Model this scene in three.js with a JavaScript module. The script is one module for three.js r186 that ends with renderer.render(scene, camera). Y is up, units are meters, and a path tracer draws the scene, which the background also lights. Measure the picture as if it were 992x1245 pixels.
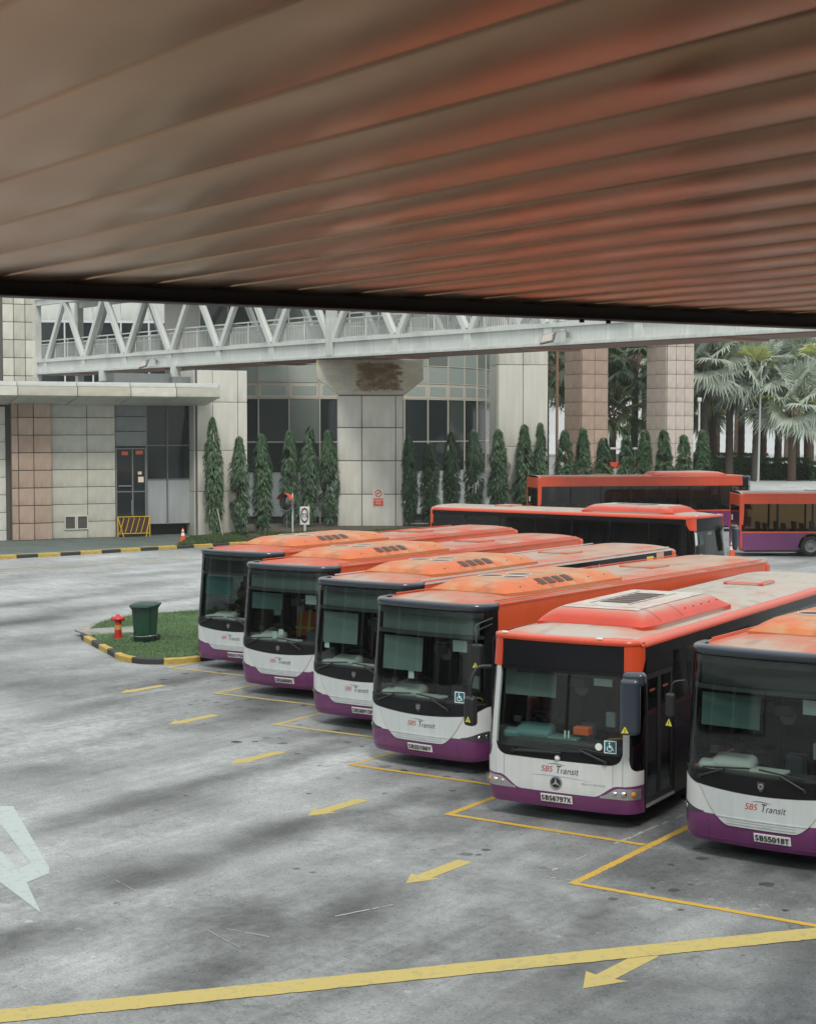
import * as THREE from 'three';
import { mergeGeometries } from 'three/addons/utils/BufferGeometryUtils.js';
import { RoundedBoxGeometry } from 'three/addons/geometries/RoundedBoxGeometry.js';
import { MarchingCubes } from 'three/addons/objects/MarchingCubes.js';
import { TextGeometry } from 'three/addons/geometries/TextGeometry.js';
import { FontLoader } from 'three/addons/loaders/FontLoader.js';

// ------------------------------------------------------------------ camera, sky, sun, exposure
const scene = new THREE.Scene();
const camera = new THREE.PerspectiveCamera(35.06, 815 / 1024, 0.1, 1500);
camera.position.set(0, 6, 0);
camera.rotation.set(-0.05198, 0, 0);
camera.focus = 30;
camera.userData.fStop = 8.0;

const renderer = new THREE.WebGLRenderer({ antialias: true });
renderer.toneMapping = THREE.LinearToneMapping;
renderer.toneMappingExposure = 1.36;
renderer.shadowMap.enabled = true;
renderer.setSize(815, 1024);

{ // overcast sky: brightest overhead, a little darker towards the horizon, faint cloud mottling
  const W = 256, H = 128, d = new Float32Array(W * H * 4);
  for (let j = 0; j < H; j++) for (let i = 0; i < W; i++) {
    const el = (j + 0.5) / H * Math.PI - Math.PI / 2, az = (i + 0.5) / W * Math.PI * 2;
    const s = Math.max(0, Math.sin(el));
    const cloud = 1 + 0.07 * Math.sin(az * 3 + 1.7 * Math.sin(el * 7)) * Math.cos(el) + 0.05 * Math.sin(az * 7 + el * 11) * Math.cos(el);
    const L = (0.48 + 0.56 * s) * cloud, k = (j * W + i) * 4;
    d[k] = L * 0.965; d[k + 1] = L * 1.0; d[k + 2] = L * 1.0; d[k + 3] = 1;
  }
  const sky = new THREE.DataTexture(d, W, H, THREE.RGBAFormat, THREE.FloatType);
  sky.mapping = THREE.EquirectangularReflectionMapping;
  sky.magFilter = THREE.LinearFilter; sky.minFilter = THREE.LinearFilter; sky.wrapS = THREE.RepeatWrapping;
  sky.needsUpdate = true;
  scene.background = sky; scene.environment = sky;
}
const sun = new THREE.DirectionalLight(new THREE.Color(1.0, 0.95, 0.87), 1.5);
sun.position.set(14, 95, 27); sun.target.position.set(2, 0, -45);
sun.castShadow = true; sun.shadow.radius = 22; sun.shadow.mapSize.set(4096, 4096);
Object.assign(sun.shadow.camera, { left: -90, right: 90, top: 110, bottom: -90, near: 1, far: 320 });
scene.add(sun, sun.target);
scene.fog = new THREE.FogExp2(new THREE.Color(0.80, 0.84, 0.82), 0.0003);

// ------------------------------------------------------------------ helpers
function rng(seed) { let a = seed >>> 0; return () => { a = (a + 0x6D2B79F5) >>> 0; let t = a; t = Math.imul(t ^ (t >>> 15), t | 1); t ^= t + Math.imul(t ^ (t >>> 7), t | 61); return ((t ^ (t >>> 14)) >>> 0) / 4294967296; }; }
const hash2 = (x, y) => { let h = Math.imul(x | 0, 374761393) + Math.imul(y | 0, 668265263); h = Math.imul(h ^ (h >>> 13), 1274126177); return ((h ^ (h >>> 16)) >>> 0) / 4294967296; };
const mix = (a, b, t) => a + (b - a) * t, clamp = (x, a = 0, b = 1) => Math.min(b, Math.max(a, x));
const smooth = (a, b, x) => { const t = clamp((x - a) / (b - a)); return t * t * (3 - 2 * t); };
function vnoise(x, y, per = 0) {
  const xi = Math.floor(x), yi = Math.floor(y), fx = x - xi, fy = y - yi, u = fx * fx * (3 - 2 * fx), v = fy * fy * (3 - 2 * fy);
  const m = per ? n => ((n % per) + per) % per : n => n;
  return mix(mix(hash2(m(xi), m(yi)), hash2(m(xi + 1), m(yi)), u), mix(hash2(m(xi), m(yi + 1)), hash2(m(xi + 1), m(yi + 1)), u), v);
}
function fbm(x, y, oct = 4, per = 0) { let s = 0, a = 0.5, f = 1, n = 0; for (let o = 0; o < oct; o++) { s += a * vnoise(x * f + o * 17 * (per ? 0 : 1), y * f, per ? per * f : 0); n += a; a *= 0.5; f *= 2; } return s / n; }
const taken = new Map();
function numbered(n) { const k = taken.get(n) || 0; taken.set(n, k + 1); return k ? `${n}_${String(k).padStart(3, '0')}` : n; }
function clean(g) { // position, normal, uv only, no index: ready to merge
  const o = g.index ? g.toNonIndexed() : g;
  for (const k of Object.keys(o.attributes)) if (!['position', 'normal', 'uv', 'color'].includes(k)) o.deleteAttribute(k);
  if (!o.attributes.uv) o.setAttribute('uv', new THREE.BufferAttribute(new Float32Array(o.attributes.position.count * 2), 2));
  if (!o.attributes.normal) o.computeVertexNormals();
  return o;
}
const merge = gs => Array.isArray(gs) ? (gs.length === 1 ? gs[0] : mergeGeometries(gs.map(clean), false)) : gs;
function part(name, g, m, parent, pos, rot) {
  const o = new THREE.Mesh(merge(g), m); o.name = parent === scene ? numbered(name) : name;
  if (pos) o.position.set(...pos); if (rot) o.rotation.set(...rot);
  parent.add(o); return o;
}
function thing(name, label, category, pos = [0, 0, 0], turn = 0, group) {
  const o = new THREE.Group(); o.name = numbered(name); scene.add(o); o.position.set(...pos); o.rotation.y = turn;
  o.userData = { label, category }; if (group) o.userData.group = group; return o;
}
function tag(o, label, category, group) { o.userData.label = label; o.userData.category = category; if (group) o.userData.group = group; return o; }
function struct(o) { o.userData.kind = 'structure'; return o; }
function at(g, x = 0, y = 0, z = 0, rx = 0, ry = 0, rz = 0) { return g.applyMatrix4(new THREE.Matrix4().compose(new THREE.Vector3(x, y, z), new THREE.Quaternion().setFromEuler(new THREE.Euler(rx, ry, rz, 'YXZ')), new THREE.Vector3(1, 1, 1))); }
function box(w, h, d, x = 0, y = 0, z = 0, rx = 0, ry = 0, rz = 0) { // uv in metres
  const g = new THREE.BoxGeometry(w, h, d), uv = g.attributes.uv, n = g.attributes.normal;
  for (let i = 0; i < uv.count; i++) { const ax = Math.abs(n.getX(i)) > 0.5, ay = Math.abs(n.getY(i)) > 0.5; uv.setXY(i, uv.getX(i) * (ax ? d : w) + x, uv.getY(i) * (ay ? d : h) + y); }
  return at(g, x, y, z, rx, ry, rz);
}
const rbox = (w, h, d, r, x = 0, y = 0, z = 0, rx = 0, ry = 0, rz = 0, seg = 2) => at(clean(new RoundedBoxGeometry(w, h, d, seg, r)), x, y, z, rx, ry, rz);
const cyl = (r0, r1, h, x = 0, y = 0, z = 0, rx = 0, ry = 0, rz = 0, n = 16) => at(new THREE.CylinderGeometry(r0, r1, h, n), x, y, z, rx, ry, rz);
const V = (x, y, z) => new THREE.Vector3(x, y, z);
function rod(a, b, r, n = 8, r2 = r) { // round bar between two points
  const A = V(...a), B = V(...b), d = B.clone().sub(A), g = new THREE.CylinderGeometry(r2, r, d.length(), n);
  g.applyQuaternion(new THREE.Quaternion().setFromUnitVectors(V(0, 1, 0), d.clone().normalize())); const m = A.add(B).multiplyScalar(0.5); g.translate(m.x, m.y, m.z); return g;
}
function beam(a, b, w, h, up = [0, 1, 0]) { // square bar between two points, w across, h along 'up'
  const A = V(...a), B = V(...b), z = B.clone().sub(A), L = z.length(); z.normalize();
  const x = V(...up).cross(z).normalize(), y = z.clone().cross(x), g = new THREE.BoxGeometry(w, h, L);
  const m = A.add(B).multiplyScalar(0.5); g.applyMatrix4(new THREE.Matrix4().makeBasis(x, y, z).setPosition(m)); return g;
}
const tube = (pts, r, n = 24, m = 8) => new THREE.TubeGeometry(new THREE.CatmullRomCurve3(pts.map(p => V(...p))), n, r, m, false);
function poly(pts, y) { // flat sheet on the ground from world x,z points
  const s = new THREE.Shape(pts.map(([x, z]) => new THREE.Vector2(x, -z))); const g = new THREE.ShapeGeometry(s); g.rotateX(-Math.PI / 2); g.translate(0, y, 0); return g;
}
function grid(nu, nv, f) { // f(u,v) -> [x,y,z,(uu,vv)]; smooth normals
  const p = [], uv = [], idx = [];
  for (let j = 0; j <= nv; j++) for (let i = 0; i <= nu; i++) { const q = f(i / nu, j / nv); p.push(q[0], q[1], q[2]); uv.push(q[3] ?? i / nu, q[4] ?? j / nv); }
  for (let j = 0; j < nv; j++) for (let i = 0; i < nu; i++) { const a = j * (nu + 1) + i, b = a + 1, c = a + nu + 1, d = c + 1; idx.push(a, b, d, a, d, c); }
  const g = new THREE.BufferGeometry(); g.setAttribute('position', new THREE.Float32BufferAttribute(p, 3)); g.setAttribute('uv', new THREE.Float32BufferAttribute(uv, 2)); g.setIndex(idx); g.computeVertexNormals(); return g;
}
const rgb = (r, g, b) => new THREE.Color().setRGB(r, g, b);
function mat(r, g, b, rough = 0.6, extra = {}) { return new THREE.MeshPhysicalMaterial({ color: rgb(r, g, b), roughness: rough, ...extra }); }
function tex(n, m, f, srgb = true, rep = true) { // f(u,v) -> [r,g,b] 0..1
  const d = new Uint8Array(n * m * 4);
  for (let j = 0; j < m; j++) for (let i = 0; i < n; i++) { const c = f((i + 0.5) / n, (j + 0.5) / m), k = (j * n + i) * 4; d[k] = clamp(c[0]) * 255; d[k + 1] = clamp(c[1]) * 255; d[k + 2] = clamp(c[2]) * 255; d[k + 3] = 255; }
  const t = new THREE.DataTexture(d, n, m); t.magFilter = THREE.LinearFilter; t.minFilter = THREE.LinearMipmapLinearFilter; t.generateMipmaps = true;
  if (rep) t.wrapS = t.wrapT = THREE.RepeatWrapping; if (srgb) t.colorSpace = THREE.SRGBColorSpace; t.needsUpdate = true; return t;
}
const rep = (t, x, y) => { const c = t.clone(); c.repeat.set(x, y); c.needsUpdate = true; return c; };
const loadFont = n => new FontLoader().loadAsync(`fonts/droid/${n}.typeface.json`);
const fontBold = await loadFont('droid_sans_bold'), fontRegular = await loadFont('droid_sans_regular'), fontSerif = await loadFont('droid_serif_regular');
function textGeo(str, size, depth = 0.004, font = fontBold, centre = true, skew = 0) {
  const g = clean(new TextGeometry(str, { font, size, depth, curveSegments: 3, bevelEnabled: false })); g.computeBoundingBox();
  const b = g.boundingBox; if (skew) g.applyMatrix4(new THREE.Matrix4().makeShear(0, 0, skew, 0, 0, 0));
  g.translate(centre ? -(b.min.x + b.max.x) / 2 : -b.min.x, centre ? -(b.min.y + b.max.y) / 2 : 0, 0); return g;
}

// ------------------------------------------------------------------ shared textures and materials
const grainTex = tex(1024, 1024, (u, v) => { // asphalt: aggregate speckle over cloudy wear
  const s = hash2(u * 1024 | 0, v * 1024 | 0), c = fbm(u * 8, v * 8, 5, 8), f = vnoise(u * 256, v * 256, 256);
  let k = 0.80 + 0.18 * (s - 0.5) + 0.18 * (c - 0.5) + 0.16 * (f - 0.5); if (s > 0.98) k += 0.14; if (s < 0.03) k -= 0.18; return [k, k * 1.004, k];
});
const grainBump = tex(512, 512, (u, v) => { const s = vnoise(u * 256, v * 256, 256) * 0.6 + hash2(u * 512 | 0, v * 512 | 0) * 0.4; return [s, s, s]; }, false);
const panelTex = tex(512, 512, (u, v) => { // faint rain streaks and dust on cladding
  const st = fbm(u * 32, v * 3, 4, 32), c = fbm(u * 6, v * 6, 4, 6); const k = 0.90 + 0.10 * (st - 0.5) + 0.14 * (c - 0.5); return [k, k, k * 0.992];
});
const dirtTex = tex(512, 512, (u, v) => { const c = fbm(u * 7, v * 7, 5, 7), f = fbm(u * 40, v * 40, 3, 40); const k = 0.86 + 0.22 * (c - 0.5) + 0.10 * (f - 0.5); return [k, k * 0.995, k * 0.985]; });
const roughTex = tex(256, 256, (u, v) => { const c = fbm(u * 6, v * 6, 4, 6); return [1, 0.62 + 0.5 * c, 1]; }, false);
const P4 = rep(panelTex, 0.25, 0.25);
const M = {
  white: mat(0.72, 0.75, 0.74, 0.45, { map: rep(panelTex, 0.2, 0.2) }),
  girder: mat(0.74, 0.78, 0.76, 0.5, { map: rep(panelTex, 0.2, 0.2) }),
  panel: mat(0.72, 0.715, 0.66, 0.5, { map: P4 }), panelB: mat(0.69, 0.69, 0.64, 0.5, { map: P4 }), panelC: mat(0.73, 0.72, 0.65, 0.5, { map: P4 }),
  cream: mat(0.58, 0.57, 0.50, 0.5, { map: P4 }), creamB: mat(0.56, 0.56, 0.50, 0.5, { map: P4 }), creamC: mat(0.60, 0.57, 0.48, 0.5, { map: P4 }),
  stone: mat(0.46, 0.34, 0.27, 0.5, { map: P4 }), stoneB: mat(0.42, 0.30, 0.23, 0.5, { map: P4 }), stoneC: mat(0.50, 0.37, 0.30, 0.5, { map: P4 }),
  pale: mat(0.62, 0.54, 0.49, 0.5, { map: P4 }), paleB: mat(0.58, 0.50, 0.45, 0.5, { map: P4 }),
  slate: mat(0.22, 0.25, 0.25, 0.5, { map: P4 }), grey: mat(0.42, 0.45, 0.47, 0.5, { map: P4 }), greyD: mat(0.16, 0.17, 0.17, 0.6),
  joint: mat(0.12, 0.115, 0.105, 0.85), black: mat(0.012, 0.013, 0.015, 0.5), blackGloss: mat(0.008, 0.008, 0.010, 0.22, { specularIntensity: 0.4 }), rubber: mat(0.02, 0.02, 0.021, 0.8),
  darkGlass: mat(0.018, 0.026, 0.028, 0.06, { ior: 1.5 }), paleGlass: mat(0.22, 0.27, 0.25, 0.08), steel: mat(0.45, 0.46, 0.46, 0.35, { metalness: 0.8 }),
  yellow: mat(0.62, 0.42, 0.06, 0.6, { map: rep(dirtTex, 0.7, 0.7) }), kerbBlack: mat(0.03, 0.03, 0.033, 0.7), kerbYellow: mat(0.62, 0.44, 0.10, 0.65, { map: rep(dirtTex, 0.9, 0.9) }),
  concrete: mat(0.34, 0.35, 0.33, 0.85, { map: rep(dirtTex, 0.4, 0.4), bumpMap: rep(grainBump, 0.5, 0.5), bumpScale: 0.004 }),
  red: mat(0.55, 0.03, 0.02, 0.35), redSign: mat(0.62, 0.07, 0.03, 0.5), signWhite: mat(0.72, 0.72, 0.70, 0.5), ink: mat(0.02, 0.02, 0.025, 0.6),
};
// ------------------------------------------------------------------ ground: one sheet to the horizon
const yardTex = (() => { // 32 m square of worn surfacing: aggregate, hairline cracks, drips, scuffs, old tyre tracks
  const N = 2048, a = new Float32Array(N * N), r = rng(321), m = 32 / N, ca = Math.cos(0.59), sa = Math.sin(0.59);
  for (let j = 0; j < N; j++) for (let i = 0; i < N; i++) {
    const x = i * m, z = j * m, s = hash2(i, j), s2 = hash2((i >> 1) + 9000, (j >> 1));
    let k = 0.83 + 0.10 * (s - 0.5) + 0.06 * (s2 - 0.5) + 0.12 * (fbm(x * 1.7, z * 1.7, 4) - 0.5) + 0.14 * (vnoise(x * 9, z * 9) - 0.5) * vnoise(x * 0.5 + 8, z * 0.5);
    if (s > 0.988) k += 0.16; if (s < 0.014) k -= 0.22;
    const c1 = Math.abs(fbm(x * 0.35 + 60, z * 0.35, 5) - 0.5); if (c1 < 0.0015 && vnoise(x * 0.4, z * 0.4 + 70) > 0.5) k -= 0.09;
    const t = -x * sa + z * ca, b = x * ca + z * sa, sc = fbm(t * 0.9 + 11, b * 14, 4); k += 0.05 * smooth(0.60, 0.72, sc) * vnoise(x * 0.3, z * 0.3 + 20) - 0.04 * smooth(0.42, 0.32, sc) * vnoise(x * 0.25 + 5, z * 0.25);
    a[j * N + i] = k;
  }
  const blob = (x, z, R, d) => { const i0 = (x - R * 1.6) / m | 0, j0 = (z - R * 1.6) / m | 0, n = Math.ceil(R * 3.2 / m), sd = r() * 99; for (let j = 0; j < n; j++) for (let i = 0; i < n; i++) { const p = i0 + i, q = j0 + j; if (p < 0 || q < 0 || p >= N || q >= N) continue; const dx = p * m - x, dz = q * m - z, D = Math.hypot(dx, dz) / R + 0.9 * (fbm(p * m * 3 / R * 0.3 + sd, q * m * 3 / R * 0.3, 3) - 0.5); a[q * N + p] += d * smooth(1.0, 0.75, D); } };
  const yard = (x, z) => [x + 16, z + 46], noses = [[-4.4, -39.7], [-2.9, -35.7], [-1.1, -31.9], [0.2, -28.1], [2.2, -24.3], [4.8, -21.8]];
  for (const [nx, nz] of noses) for (let i = 0; i < 34; i++) { const f = -2.5 + 5 * r(), w = (r() - 0.5) * 2.6, [x, z] = yard(nx + -0.556 * f + 0.831 * w, nz + 0.831 * f + 0.556 * w); blob(x, z, 0.02 + 0.12 * r() * r(), -0.12 - 0.25 * r()); }
  for (let i = 0; i < 170; i++) { const [x, z] = yard(-10 + 18 * r(), -40 + 26 * r()); blob(x, z, 0.015 + 0.07 * r() * r(), r() < 0.65 ? -0.22 : 0.16); }
  for (let i = 0; i < 60; i++) { const [x, z] = yard(4.4 + 1.6 * (r() - 0.5) * 2, -20.6 + (r() - 0.5) * 1.4); blob(x, z, 0.02 + 0.06 * r() * r(), 0.12); } // dried white splashes before the end bay
  for (let i = 0; i < 14; i++) { const [x, z] = yard(-8 + 15 * r(), -38 + 23 * r()); blob(x, z, 0.25 + 0.5 * r(), -0.07); }
  for (const [nx, nz] of noses) for (const w of [-0.95, 0.95]) for (let s = 0; s < 11; s += m) { const q = 0.030 * s * s * 0.5, X = nx - 0.556 * (s - 1) + 0.831 * w - q * 0.5, Z = nz + 0.831 * (s - 1) + 0.556 * w - q * 0.55, fade_ = 0.10 * vnoise(s * 1.3 + nx * 7, w) * smooth(11, 5, s); for (let e = -0.11; e <= 0.11; e += m) { const [x, z] = yard(X + 0.831 * e, Z + 0.556 * e), i = x / m | 0, j = z / m | 0; if (i >= 0 && j >= 0 && i < N && j < N) a[j * N + i] -= fade_ * (0.4 + 0.8 * vnoise(e * 60, s * 5)) * 0.55; } }
  const t = tex(N, N, (u, v) => { const k = a[(v * N | 0) * N + (u * N | 0)]; return [k, k * 1.003, k]; }); t.wrapS = t.wrapT = THREE.MirroredRepeatWrapping; return t;
})();
const rise = (x, z) => x < 5 && z < -98 ? -0.68 * smooth(-99, -104, z) * smooth(-14, -10, x) * smooth(5, 3, x) : smooth(4, 9, x) * (z > -79 ? 0 : z > -88 ? mix(0, 0.45, smooth(-79, -86, z)) : mix(0.45, 2.3, smooth(-90, -111, z)));
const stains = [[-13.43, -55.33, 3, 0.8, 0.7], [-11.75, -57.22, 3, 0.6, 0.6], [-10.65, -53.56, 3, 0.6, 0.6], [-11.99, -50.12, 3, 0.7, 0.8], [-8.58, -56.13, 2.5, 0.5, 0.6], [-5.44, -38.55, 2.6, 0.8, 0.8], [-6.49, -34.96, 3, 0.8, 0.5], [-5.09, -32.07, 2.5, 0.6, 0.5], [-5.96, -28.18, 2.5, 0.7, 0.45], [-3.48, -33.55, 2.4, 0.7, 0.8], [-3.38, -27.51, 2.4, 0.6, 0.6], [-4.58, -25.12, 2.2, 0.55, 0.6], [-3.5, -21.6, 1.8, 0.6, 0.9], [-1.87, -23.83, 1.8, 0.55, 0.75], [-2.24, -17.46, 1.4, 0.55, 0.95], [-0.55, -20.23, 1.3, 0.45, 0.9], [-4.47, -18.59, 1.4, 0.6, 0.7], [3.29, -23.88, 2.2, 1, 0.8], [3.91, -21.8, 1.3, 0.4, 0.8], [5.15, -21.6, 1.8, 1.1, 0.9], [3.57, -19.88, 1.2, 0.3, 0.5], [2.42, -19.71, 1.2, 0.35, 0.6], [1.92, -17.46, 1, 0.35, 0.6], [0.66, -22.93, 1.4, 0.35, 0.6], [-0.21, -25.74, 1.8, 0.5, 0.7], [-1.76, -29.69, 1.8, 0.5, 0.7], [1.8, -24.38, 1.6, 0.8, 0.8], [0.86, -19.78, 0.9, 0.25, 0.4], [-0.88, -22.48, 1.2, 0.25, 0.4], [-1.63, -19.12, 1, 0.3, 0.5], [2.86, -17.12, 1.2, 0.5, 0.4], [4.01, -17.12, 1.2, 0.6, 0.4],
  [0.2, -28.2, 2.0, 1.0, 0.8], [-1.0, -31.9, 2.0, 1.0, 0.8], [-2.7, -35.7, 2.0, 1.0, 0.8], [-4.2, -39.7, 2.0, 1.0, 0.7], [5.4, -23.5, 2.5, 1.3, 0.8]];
{
  const line = (list) => { const out = []; for (const [a, b, st] of list) { const n = Math.max(1, Math.round((b - a) / st)); for (let i = 0; i < n; i++) out.push(a + (b - a) * i / n); } out.push(list[list.length - 1][1]); return out; };
  const xs = line([[-700, -60, 80], [-60, -30, 5], [-30, -8, 0.4], [-8, 8, 0.11], [8, 30, 0.4], [30, 60, 3], [60, 700, 80]]);
  const zs = line([[-900, -180, 90], [-180, -90, 3], [-90, -46, 0.4], [-46, -14, 0.13], [-14, 0, 1], [0, 40, 10], [40, 300, 60]]);
  const nx = xs.length, nz = zs.length, p = [], uv = [], col = [], idx = [], ca = Math.cos(0.59), sa = Math.sin(0.59);
  for (let j = 0; j < nz; j++) for (let i = 0; i < nx; i++) {
    const x = xs[i], z = zs[j]; p.push(x, rise(x, z), z); uv.push((x + 16) / 32, (z + 46) / 32);
    // drive direction (a along, b across): oil, rubber and damp smears are drawn out along it
    const a = -x * sa + z * ca, b = x * ca + z * sa, wob = (fbm(x * 0.9, z * 0.9, 3) - 0.5);
    let dark = 0;
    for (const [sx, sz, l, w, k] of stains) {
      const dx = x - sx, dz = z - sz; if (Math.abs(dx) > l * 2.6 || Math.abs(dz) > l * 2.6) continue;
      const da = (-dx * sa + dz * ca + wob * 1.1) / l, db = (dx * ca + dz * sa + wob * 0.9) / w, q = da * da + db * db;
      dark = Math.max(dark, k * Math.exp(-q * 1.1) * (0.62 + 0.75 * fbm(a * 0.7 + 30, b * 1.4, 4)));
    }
    { // noise-broken darkening over the bays and bus noses, plus rubber tyre tracks
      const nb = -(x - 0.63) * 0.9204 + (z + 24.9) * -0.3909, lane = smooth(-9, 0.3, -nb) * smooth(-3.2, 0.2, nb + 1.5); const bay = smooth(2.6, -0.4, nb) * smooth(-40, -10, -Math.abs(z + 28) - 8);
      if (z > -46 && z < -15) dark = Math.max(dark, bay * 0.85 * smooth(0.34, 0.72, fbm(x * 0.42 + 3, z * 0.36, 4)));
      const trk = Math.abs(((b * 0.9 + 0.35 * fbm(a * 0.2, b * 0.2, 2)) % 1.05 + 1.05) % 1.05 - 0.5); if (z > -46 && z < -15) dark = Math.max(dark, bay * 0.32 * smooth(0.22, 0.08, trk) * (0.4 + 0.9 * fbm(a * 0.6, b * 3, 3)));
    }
    const streak = fbm(a * 0.26, b * 0.75 + 9, 4), cloud = fbm(x * 0.22 + 5, z * 0.16, 4), fine = fbm(a * 1.4, b * 5, 3), blot = smooth(0.62, 0.76, fbm(x * 1.3 + 40, z * 1.3, 4));
    let v = 0.45 + 0.40 * (streak - 0.5) + 0.44 * (cloud - 0.5) + 0.06 * (fine - 0.5);
    const near = smooth(-24, -18, z) * smooth(-3, 3, x) * 0.4; // darker, more mottled tone towards this corner
    v -= near * (0.18 + 0.35 * (fbm(x * 2.1, z * 2.1, 4) - 0.4));
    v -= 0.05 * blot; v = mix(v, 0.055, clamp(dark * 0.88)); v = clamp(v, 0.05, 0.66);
    if (z < -79) { const q = smooth(4, 9, x); v = mix(v, 0.62, q * smooth(-88, -95, z)); }
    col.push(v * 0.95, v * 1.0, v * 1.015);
  }
  for (let j = 0; j < nz - 1; j++) for (let i = 0; i < nx - 1; i++) { const q = j * nx + i; idx.push(q, q + nx, q + nx + 1, q, q + nx + 1, q + 1); }
  const g = new THREE.BufferGeometry(); g.setAttribute('position', new THREE.Float32BufferAttribute(p, 3)); g.setAttribute('uv', new THREE.Float32BufferAttribute(uv, 2)); g.setAttribute('color', new THREE.Float32BufferAttribute(col, 3)); g.setIndex(idx); g.computeVertexNormals();
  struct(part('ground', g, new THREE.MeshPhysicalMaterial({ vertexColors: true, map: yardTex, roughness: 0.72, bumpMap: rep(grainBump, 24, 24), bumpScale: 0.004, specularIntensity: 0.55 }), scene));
}

// ------------------------------------------------------------------ painted markings, worn
const wornMap = (r, g, b, r2, g2, b2, k) => tex(1024, 1024, (u, v) => { const n = fbm(u * 60, v * 60, 4, 60), s = hash2(u * 1024 | 0, v * 1024 | 0), c = fbm(u * 5 + 0.3, v * 5, 3, 5); const t = clamp(smooth(k, k + 0.12, n + 0.18 * (c - 0.5)) * 0.9 + (s > 0.96 ? 0.3 : 0)); return [mix(r, r2, t), mix(g, g2, t), mix(b, b2, t)]; });
const paintUV = g => { const p = g.attributes.position, uv = new Float32Array(p.count * 2); for (let i = 0; i < p.count; i++) { uv[2 * i] = p.getX(i) / 4; uv[2 * i + 1] = p.getZ(i) / 4; } g.setAttribute('uv', new THREE.BufferAttribute(uv, 2)); return g; };
const paintYellow = new THREE.MeshPhysicalMaterial({ map: wornMap(0.73, 0.585, 0.21, 0.62, 0.55, 0.36, 0.62), roughness: 0.7 });
const paintFaded = new THREE.MeshPhysicalMaterial({ map: wornMap(0.69, 0.625, 0.37, 0.63, 0.58, 0.40, 0.60), roughness: 0.75 });
const paintWhite = new THREE.MeshPhysicalMaterial({ map: wornMap(0.645, 0.685, 0.68, 0.60, 0.635, 0.63, 0.58), roughness: 0.75 });
const paintGhost = new THREE.MeshPhysicalMaterial({ map: wornMap(0.62, 0.63, 0.61, 0.56, 0.57, 0.555, 0.5), roughness: 0.8 });
const strip = (a, b, w) => { // long sides a little ragged, as rollered paint on coarse stone is
  const r0 = rng(Math.round(a[0] * 931 + b[1] * 377 + 7e5)), L0 = Math.hypot(b[0] - a[0], b[1] - a[1]), n0 = Math.ceil(L0 / 0.07), ux = (b[0] - a[0]) / L0, uz = (b[1] - a[1]) / L0, A = [], C = []; for (let i = 0; i <= n0; i++) { const s = L0 * i / n0, j = () => w / 2 + (r0() - 0.5) * 0.018; const p = j(), q = j(); A.push([a[0] + ux * s - uz * p, a[1] + uz * s + ux * p]); C.push([a[0] + ux * s + uz * q, a[1] + uz * s - ux * q]); } return [...A, ...C.reverse()]; };
const plainStrip = (a, b, w) => { const dx = b[0] - a[0], dz = b[1] - a[1], l = Math.hypot(dx, dz), nx = -dz / l * w / 2, nz = dx / l * w / 2; return [[a[0] + nx, a[1] + nz], [b[0] + nx, b[1] + nz], [b[0] - nx, b[1] - nz], [a[0] - nx, a[1] - nz]]; };
let layer = 0.004;
const paint = (name, pts, m, y = 0.004) => struct(part(name, paintUV(poly(pts, y)), m, scene));
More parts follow.
